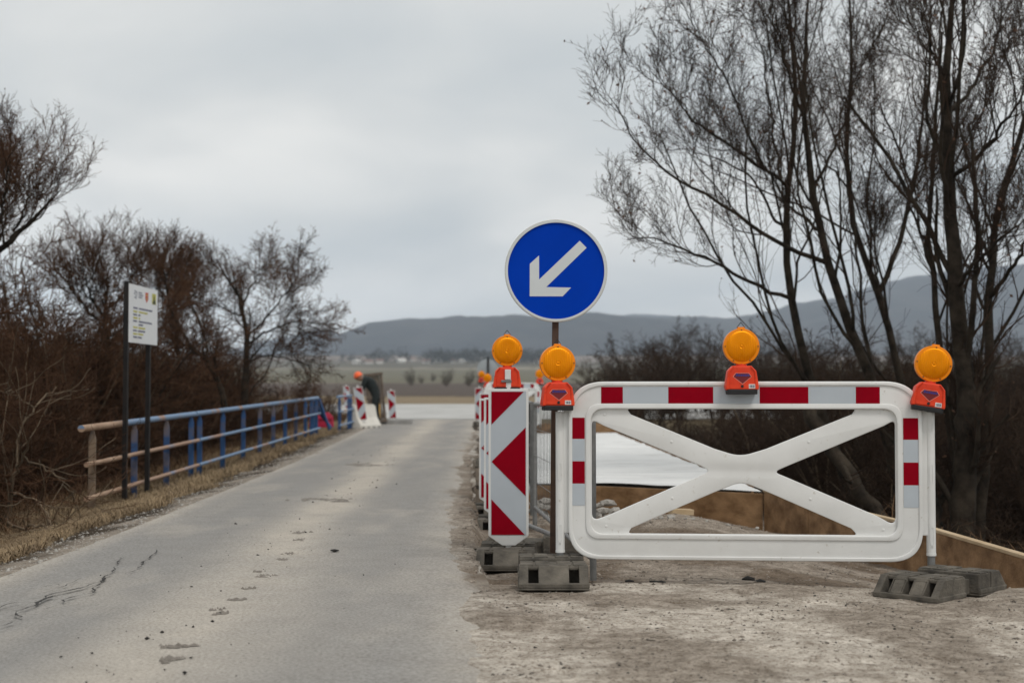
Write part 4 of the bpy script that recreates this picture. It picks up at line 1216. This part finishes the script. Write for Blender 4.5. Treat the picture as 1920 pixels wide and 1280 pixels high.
def seq(pts, step):
    for (ax, ay, az), (bx_, by, bz) in zip(pts[:-1], pts[1:]):
        n = max(1, round(math.hypot(bx_-ax, by-ay) / step))
        for k in range(n):
            f0, f1 = k/n, (k+1)/n
            ply((ax+(bx_-ax)*f0, ay+(by-ay)*f0), (ax+(bx_-ax)*f1, ay+(by-ay)*f1), az+(bz-az)*f0, az+(bz-az)*f1, -.75)
seq(crn, 1.2)
seq([(2.36, 13.2, .04), (2.84, 9.6, .03), (2.93, 7.9, .02), (2.97, 6.8, .015)], 1.25)
for (ax, ay, az), (bx_, by, bz) in (((2.36, 13.2, .04), (2.84, 9.6, .03)), ((2.84, 9.6, .03), (2.93, 7.9, .02)), ((2.93, 7.9, .02), (2.97, 6.8, .015))):
    a_v, b_v = Vector((ax, ay, az)) - fw.location, Vector((bx_, by, bz)) - fw.location
    d_ = (b_v - a_v).normalized(); n_v = Vector((d_.y, -d_.x, 0)).normalized()
    a_v, b_v = a_v + d_ * .004, b_v - d_ * .004
    vs = [p_ + n_v * off + Vector((0, 0, h_)) for h_ in (.001, .022) for p_, off in ((a_v, -.012), (b_v, -.012), (b_v, .042), (a_v, .042))]
    MB().add(vs, ((3,2,1,0),(4,5,6,7),(0,1,5,4),(1,2,6,5),(2,3,7,6),(3,0,4,7))).build('top_batten', M['wood_pale'], fw, .003)
# the deck
dxs = np.linspace(-.05, 2.34, 70); dys = np.linspace(13.4, 32, 220)
DX, DY = np.meshgrid(dxs, dys)
yfront = 14.45 - (np.clip(DX, .9, 3) - .9) * .75
DYs = np.maximum(DY, 0) * 1.0
tt = (DY - 13.4) / (32 - 13.4)
DY2 = yfront + (32 - yfront) * tt
DZ = .035 + .016 * np.maximum(0, vnoise(DX * .35 + DY2 * .05, DY2, .42, 17) - .55) * 2 + .02 * (fbm(DX * .4, DY2, .5, 90, 3) - .5) + .012 * np.maximum(0, fbm(DX * .25, DY2 * 1.0, .28, 93, 2) - .6) * 4
Vd = np.stack([DX, DY2, DZ], -1).reshape(-1, 3)
n = len(dxs); i = np.arange((len(dys) - 1) * n).reshape(-1, n)[:, :-1].ravel()
deck = empty('bridge_deck', (1.1, 20, 0), 0, 'bridge deck under construction covered with white sheeting', 'bridge deck')
ms_ = mesh_np('white_sheet', Vd - np.array([1.1, 20, 0]), np.stack([i, i + 1, i + n + 1, i + n], 1))
link('white_sheet', ms_, M['fleece'], deck, True)
M['concrete'] = mat('grey_concrete', (.25, .245, .235), .9, .2, 3, bump=.2)
MB().box(-1.1, 1.22, -5.3, 12.1, -.7, .005).build('slab', M['concrete'], deck, .01)
for k in range(8):
    y0 = -6.0 + k * 2.25
    MB().box(1.245, 1.275, y0 + .01, y0 + 2.24, -.6, .05).build('edge_board', M['wood'], deck, .003)
for k in range(3):
    MB().box(-1.4 + k * .92, -1.4 + k * .92 + .90, 12.15, 12.2, -.1, .255).build('end_board', M['wood'], deck, .003)

# ------------------------------------------------------------------ blue railing
def rail_x(y): return -4.3 - .012 * (y - 14.6)
def rail_zt(y): return float(ip(y, [10, 14.6, 33, 50], [.565, .60, .83, .95]))
def make_post(h, m, parent, loc, rz=0):
    o = MB().add([(-.036,-.03,0),(.036,-.03,0),(.036,.03,0),(-.036,.03,0),(-.036,-.03,h-.09),(.036,-.03,h-.09),(.036,.03,h-.09),(-.036,.03,h-.09),(-.012,-.03,h),(.012,-.03,h),(.012,.03,h),(-.012,.03,h)],
        ((3,2,1,0),(0,1,5,4),(1,2,6,5),(2,3,7,6),(3,0,4,7),(4,5,9,8),(5,6,10,9),(6,7,11,10),(7,4,8,11),(8,9,10,11))).build('post', m, parent, .004)
    o.location = loc; o.rotation_euler = (0, 0, rz)
    return o
def railing(ys, y0, y1, label, mats, top_m, mid_m, rust_to=None):
    base = Vector((rail_x(y0), y0, rail_zt(y0) - .88))
    root = empty('railing', base, 0, label, 'railing')
    for k, yy in enumerate(ys):
        zt_ = rail_zt(yy)
        make_post(.92, mats[k % len(mats)], root, Vector((rail_x(yy), yy, zt_ - .945)) - base, rad(12))
    for dzr, r, m in ((0, .034, top_m), (-.36, .024, mid_m), (-.70, .024, mid_m)):
        n = 4
        if rust_to:
            p0, p1 = (Vector((rail_x(t_) + .055 * (dzr < 0), t_, rail_zt(t_) + dzr)) - base for t_ in (y0, rust_to))
            o = MB().tube(p0, p1, r + .001, n=14).build('rail', M['rustrail'], root); smooth_by_angle(o)
        pts = [Vector((rail_x(y0 + (y1-y0)*j/n) + .055 * (dzr < 0), y0 + (y1-y0)*j/n, rail_zt(y0 + (y1-y0)*j/n) + dzr)) - base for j in range(n + 1)]
        o = MB().tube(pts[0], pts[-1], r, n=14).build('rail', m, root); smooth_by_angle(o)
    return root
M['mixpost'] = mat('blue_post_rusting', (.020, .060, .16), .6, col2=(.20, .145, .105), scale=2.4, lo=.44, hi=.6, bump=.1)
M['rustrail'] = mat('rusty_pipe', (.30, .185, .12), .7, col2=(.42, .29, .20), scale=5)
M['rustpost'] = mat('rusty_brown_post', (.20, .145, .10), .7, col2=(.05, .075, .13), scale=2.2, lo=.5, hi=.66, bump=.1)
railing([14.6, 16.3, 17.9, 19.35], 14.2, 19.55, 'railing section with rusty near end behind the information board poles', [M['rustpost'], M['mixpost'], M['mixpost'], M['bluepaint']], M['railpaint'], M['rustpaint'], 15.9)
railing([19.9, 21.6, 23.35, 25, 26.5, 28, 29.5, 31, 32, 32.9], 19.62, 33.1, 'long blue railing section running from the thicket to the bent end', [M['bluepaint'], M['bluepaint'], M['bluepaint'], M['mixpost'], M['mixpost'], M['bluepaint'], M['mixpost'], M['bluepaint']], M['railpaint'], M['railpaint'])
r3 = railing([35.4, 37.6, 38.2], 35.0, 38.3, 'short blue railing piece beside the cream plastic barrier', [M['bluepaint']], M['railpaint'], M['railpaint'])
r3.location.x += .26
# bent diagonal stays at the end
e_ = empty('bent_rail_end', (rail_x(33.4), 33.4, .0), 0, 'bent diagonal blue struts at the broken end of the railing', 'railing strut')
for a, b in [((.0, 0, .80), (.22, .2, .08)), ((-.12, 0, .78), (.12, .2, .30)), ((-.1, .1, .8), (-.16, .1, .0)), ((.0, .2, .45), (.25, .3, .12))]:
    MB().tube(a, b, .035, n=8).build('strut', M['bluepaint'], e_)
q = P(603, 782, 34.6)
o = empty('red_panel', (q.x, 34.6, q.z - .25), 0, 'crimson plastic panel leaning behind the bent railing end', 'panel')
plate('sheet', [fillet([(-.32, 0), (.30, 0), (.28, .26), (.16, .38), (-.28, .24)], .06, 4)], 0, .04, M['redplastic'], o, .008, 1)
MB().box(-.3, .25, -.03, 0, .2, .24).build('rib', M['redplastic'], o, .004)

# ------------------------------------------------------------------ information board
pa, pb = Vector((P(240, 700, 15.5).x, 15.5, 0)), Vector((P(281.5, 700, 16.36).x, 16.36, 0))
info = empty('information_board', (pa.x, pa.y, g1(pa.x, pa.y)), math.atan2(pb.y - pa.y, pb.x - pa.x), 'white information board with crests and text lines on two black poles', 'sign')
o_z = info.location.z
plen = (pb - pa).length
MB().box(-.025, .025, 0, .05, -.2, 2.17 - o_z).build('pole', M['blacksteel'], info, .003)
MB().box(plen - .025, plen + .025, 0, .05, -.2, 2.14 - o_z).build('pole', M['blacksteel'], info, .003)
bw, bt, bb = plen + .24, 2.146 - o_z, 1.505 - o_z
bh = bt - bb
brd = MB().box(-.01, bw, -.012, -.002, bb, bt).build('board', M['board'], info, .002)
ti = random.Random(4)
def bar_(u0, u1, v, h_, m, name='text_line', words=None):
    mb = MB(); u = u0
    while u < u1:
        wd = ti.uniform(.012, .028)
        mb.box(u * bw, min(u + wd, u1) * bw, -.0145, -.0115, bt - v * bh - h_ * bh * ti.uniform(.8, 1), bt - v * bh)
        u += wd + ti.uniform(.004, .009)
    mb.build(name, m, brd)
for v, segs, m in [(.385, ((.12, .27), (.31, .80)), 'ink'), (.445, ((.12, .26), (.31, .62)), 'yellow_ink'), (.50, ((.12, .25), (.30, .36)), 'ink'), (.555, ((.12, .26), (.31, .36)), 'yellow_ink'),
                   (.61, ((.12, .25), (.31, .78)), 'ink'), (.665, ((.31, .46),), 'ink'), (.72, ((.12, .27), (.31, .54)), 'yellow_ink'), (.775, ((.12, .25), (.29, .54)), 'ink'),
                   (.83, ((.12, .26), (.29, .48)), 'yellow_ink'), (.885, ((.12, .25), (.28, .42)), 'ink')]:
    for u0, u1 in segs: bar_(u0, u1, v, .032, M[m])
lg = MB()
for k in range(14):
    a = k * 2 * math.pi / 14; r_1 = .035 + .012 * (k % 2)
    cxx, czz = .20 * bw, bt - .16 * bh
    if k % 5 != 3: lg.box(cxx + r_1*1.3*math.cos(a) - .009, cxx + r_1*1.3*math.cos(a) + .009, -.0145, -.0115, czz + r_1*math.sin(a) - .006, czz + r_1*math.sin(a) + .006)
lg.box(.195*bw, .205*bw, -.0145, -.0115, bt-.20*bh, bt-.12*bh)
lg.build('round_logo', M['ink'], brd)
for v in (.11, .15, .19): bar_(.30, .42 if v != .15 else .45, v, .022, M['ink'], 'logo_text')
sh_ = [(.54*bw, bt-.09*bh), (.64*bw, bt-.09*bh), (.64*bw, bt-.2*bh), (.59*bw, bt-.27*bh), (.54*bw, bt-.2*bh)]
plate('red_crest', [sh_], -.0145, .003, M['crest_red'], brd)
MB().box(.57*bw, .61*bw, -.0155, -.013, bt-.15*bh, bt-.12*bh).box(.575*bw, .605*bw, -.0155, -.013, bt-.21*bh, bt-.18*bh).build('crest_detail', M['yellow_ink'], brd)
MB().box(.79*bw, .93*bw, -.0145, -.0115, bt-.27*bh, bt-.08*bh).build('yellow_emblem', M['yellow_ink'], brd)
plate('emblem_figure', [[(.80*bw, bt-.265*bh), (.92*bw, bt-.265*bh), (.90*bw, bt-.2*bh), (.875*bw, bt-.18*bh), (.87*bw, bt-.12*bh), (.845*bw, bt-.12*bh), (.84*bw, bt-.19*bh)]], -.0155, .003, M['emblem_green'], brd)

# ------------------------------------------------------------------ far side: barrier, boards, worker, frame
def jersey(name, loc, rz, label):
    root = empty(name, loc, rz, label, 'barrier')
    prof = [(-.30, 0), (-.30, .09), (-.17, .30), (-.10, .62), (.10, .62), (.17, .30), (.30, .09), (.30, 0)]
    me_ = MB()
    me_.prism(prof, -.5, .5)
    me_.build('body', M['cream'], root, .02)
    for yv in (-.38, -.13, .13, .38):
        MB().box(-.31, .31, yv - .05, yv + .05, -.005, .05).build('notch_shade', M['black'], root)  # solid black blocks stand in for the shade inside the foot notches
    MB().box(-.105, .105, -.42, .42, .615, .65).build('top_ridge', M['cream'], root, .01)
    return root
q = Pz(676, 803, -.02)
jb = jersey('plastic_barrier', (q.x + .02, q.y + .2, -.02), rad(-28), 'cream plastic traffic barrier with a leaning guide board at the road edge')
px_ = P(683, 765, jb.location.y - .12)
board_at(px_.x, jb.location.y - .40, P(690, 772, 37.3).z - .28, rad(6), 'leaning guide board with arrow to the road, against the cream barrier', True, None, 0, rad(-9))
q = P(735, 785, 46)
board_at(q.x + .03, 46, g1(q.x, 46) + .10, 0, 'upright guide board standing alone at the corner of the crossing road', True, None, 0, rad(-4))
foot_at(q.x + .05, 46, g1(q.x, 46) - .01, .2, 'rubber foot plate under the lone guide board at the crossing')
q = P(651, 770, 58)
board_at(q.x, 58, P(651, 767, 58).z, 0, 'small guide board behind the short railing piece', True, None, 0, rad(-3))

# worker
wk = empty('person', (P(700, 800, 39.5).x, 39.5, .0), 0, 'worker in dark clothes and orange helmet stooping behind the cream barrier', 'person')
def skin_mesh(name, joints, edges, m, parent, sub=2):
    me_ = bpy.data.meshes.new(name)
    me_.from_pydata([j[0] for j in joints], edges, [])
    o = bpy.data.objects.new(name, me_); COL.objects.link(o)
    md = o.modifiers.new('skin', 'SKIN'); md.use_smooth_shade = True
    for v, j in zip(me_.skin_vertices[0].data, joints):
        r = j[1]; v.radius = r if isinstance(r, tuple) else (r, r)
    me_.skin_vertices[0].data[0].use_root = True
    s_ = o.modifiers.new('sub', 'SUBSURF'); s_.levels = sub; s_.render_levels = sub
    dg = bpy.context.evaluated_depsgraph_get()
    nm = bpy.data.meshes.new_from_object(o.evaluated_get(dg))
    bpy.data.objects.remove(o); nm.materials.clear(); nm.name = name
    return link(name, nm, m, parent, True)
J = [((.06, 0, .92), .17), ((.02, 0, 1.05), .16), ((-.10, 0, 1.22), .18), ((-.20, 0, 1.33), .17), ((-.28, 0, 1.36), .08),
     ((.06, -.10, .86), .10), ((.02, -.12, .48), .075), ((.08, -.12, .09), .055), ((-.08, -.12, .04), .05),
     ((.08, .10, .86), .10), ((.07, .13, .48), .075), ((.14, .13, .09), .055), ((-.02, .13, .04), .05),
     ((-.22, -.20, 1.28), .075), ((-.30, -.24, 1.02), .058), ((-.45, -.18, .86), .045),
     ((-.22, .20, 1.28), .075), ((-.32, .24, 1.04), .058), ((-.48, .16, .88), .045)]
E = [(0,1),(1,2),(2,3),(3,4),(0,5),(5,6),(6,7),(7,8),(0,9),(9,10),(10,11),(11,12),(3,13),(13,14),(14,15),(3,16),(16,17),(17,18)]
skin_mesh('clothed_body', J, E, M['cloth'], wk)
hd = MB()
bm = bmesh.new(); bmesh.ops.create_uvsphere(bm, u_segments=20, v_segments=14, radius=1)
for v in bm.verts:
    v.co = Vector((v.co.x * .095, v.co.y * .075, v.co.z * .115))
    if v.co.x < -.06 and abs(v.co.y) < .02 and -.03 < v.co.z < .02: v.co.x -= .02
    if v.co.z < -.05: v.co.x *= .85
me_ = bpy.data.meshes.new('head'); bm.to_mesh(me_); bm.free()
head = link('head', me_, M['skin'], wk, True); head.location = (-.40, 0, 1.37); head.rotation_euler = (0, rad(-30), 0)
hm = MB().lathe_y([(.02, .135), (.07, .122), (.105, .08), (.122, .03), (.126, .0), (.142, -.004), (.142, -.012), (.10, -.012)], 24).build('helmet', M['helmet'], wk)
hm.rotation_euler = (rad(90), 0, 0); smooth_by_angle(hm, .7)
hm.location = (-.42, 0, 1.40); hm.rotation_euler = (rad(90), rad(-28), 0)
for (hx, hy, hz) in ((-.47, -.17, .84), (-.50, .15, .86)):
    hj = [((hx, hy, hz), .035), ((hx - .05, hy, hz - .05), .032)]; he = [(0, 1)]
    for k in range(4):
        b0 = len(hj); oy = -.03 + k * .02
        hj += [((hx - .075, hy + oy, hz - .085), .011), ((hx - .085, hy + oy, hz - .125 + .006 * abs(k - 1)), .009)]
        he += [(1, b0), (b0, b0 + 1)]
    b0 = len(hj); hj += [((hx - .02, hy - .045, hz - .05), .012), ((hx - .04, hy - .055, hz - .09), .01)]; he += [(0, b0), (b0, b0 + 1)]
    skin_mesh('hand', hj, he, M['skin'], wk, 1)
# yellow canister behind the worker
q = P(706, 765, 40.6)
cn = empty('yellow_canister', (q.x, 40.6, g1(q.x, 40.6)), 0, 'yellow canister standing behind the worker', 'canister')
MB().box(-.10, .10, -.07, .07, .0, .62).build('body', M['yellow'], cn, .02)
MB().tube((-.04, 0, .62), (-.04, 0, .68), .03).build('cap', M['black'], cn)
MB().path([(-.02, 0, .62), (-.0, 0, .69), (.07, 0, .69), (.09, 0, .62)], .012).build('handle', M['yellow'], cn)
# weathered wooden frame, leaning
wf = empty('wooden_frame', (P(708, 790, 42).x, 42, .05), rad(8), 'tall weathered wooden slatted frame leaning beside the worker', 'wooden frame')
wf.rotation_euler = (0, rad(-6), rad(14))
for x0 in (-.24, .19):
    MB().box(x0, x0 + .08, -.05, .05, 0, 1.46).build('upright', M['oldwood'], wf, .006)
for z0 in (0.02, .7, 1.40):
    MB().box(-.26, .29, -.06, .06, z0, z0 + .08).build('crosspiece', M['oldwood'], wf, .006)
for k in range(5):
    MB().box(-.155 + k * .068, -.10 + k * .068, .02, .04, .06, 1.42).build('slat', M['oldwood'], wf, .003)
# concrete kerb block under it
kb = MB().box(-.6, .9, -.25, .25, -.1, .12).build('concrete_block', M['concrete'], None, .02)
kb.location = (P(716, 790, 42.5).x, 42.4, .03)
tag(kb, 'low concrete block at the foot of the wooden frame', 'block')

# ------------------------------------------------------------------ village
vr = random.Random(21)
for k, px in enumerate([752, 772, 800, 822, 838, 850, 866, 884, 897, 905, 925, 941, 958, 968, 984, 998, 1008, 690, 668, 712]):
    Y = vr.uniform(1420, 1620) if px > 740 else 1400
    x_ = (px - 960) / FPX * Y; z_ = g1(x_, Y) - 1
    hs = empty('village_house', (x_, Y, z_), vr.uniform(-1.4, 1.4), 'pale village house among the trees below the hill', 'house', 'houses of the distant village')
    w_, d_, h_ = vr.uniform(2.4, 4.2), vr.uniform(2.4, 3.6), vr.uniform(2.6, 3.6)
    MB().box(-w_, w_, -d_, d_, 0, h_).build('wall', M['housewall'], hs)
    MB().add([(-w_-.6,-d_-.6,h_),(w_+.6,-d_-.6,h_),(w_+.6,d_+.6,h_),(-w_-.6,d_+.6,h_),(-w_-.6,0,h_+2.2),(w_+.6,0,h_+2.2)], ((0,1,5,4),(2,3,4,5),(0,4,3),(1,2,5),(3,2,1,0))).build('roof', M['roof'] if k % 3 else M['housewall'], hs)
n = 420
rv_ = np.random.default_rng(31)
PXv = np.where(rv_.random(n) < .75, 800 + 260 * rv_.random(n), 640 + 420 * rv_.random(n)); Yv = 1400 + 320 * rv_.random(n)
Xv = (PXv - 960) / FPX * Yv; Zv = G(Xv, Yv)
bl, fl = [], []
hh = 4 + 9 * rv_.random(n) ** 2
for k in range(n):
    c = np.array([Xv[k], Yv[k], Zv[k]])
    m_ = 60
    pts = rv_.normal(size=(m_, 3)) * np.array([.28, .28, .25]) * hh[k] + np.array([0, 0, hh[k] * .6]) + c
    a = rv_.normal(size=(m_, 3)); b = rv_.normal(size=(m_, 3)); s = hh[k] * .16
    b0 = len(bl) * m_ * 3
    bl.append(np.stack([pts - a * s * .5, pts + b * s * .5, pts + a * s * .5], 1).reshape(-1, 3))
bl = np.concatenate(bl)
tag(link('village_trees', mesh_np('village_trees', bl, np.arange(len(bl)).reshape(-1, 3)), M['villagetree']), 'dark mass of far trees around the distant village', 'trees', kind='stuff')

# ------------------------------------------------------------------ haze
hz = MB().box(-4700, 4700, -100, 6500, -8, 450).build('haze', None)
hm_ = bpy.data.materials.new('haze_air'); hm_.use_nodes = True
t = hm_.node_tree; t.nodes.clear()
ho = t.nodes.new('ShaderNodeOutputMaterial'); pv = t.nodes.new('ShaderNodeVolumePrincipled')
pv.inputs['Color'].default_value = (.74, .86, 1.0, 1)
pv.inputs['Density'].default_value = 1.5e-4
pv.inputs['Anisotropy'].default_value = 0.0
t.links.new(pv.outputs[0], ho.inputs['Volume'])
hz.data.materials.clear(); hz.data.materials.append(hm_)
tag(hz, 'thin pale blue haze over the whole valley', 'haze', kind='stuff')
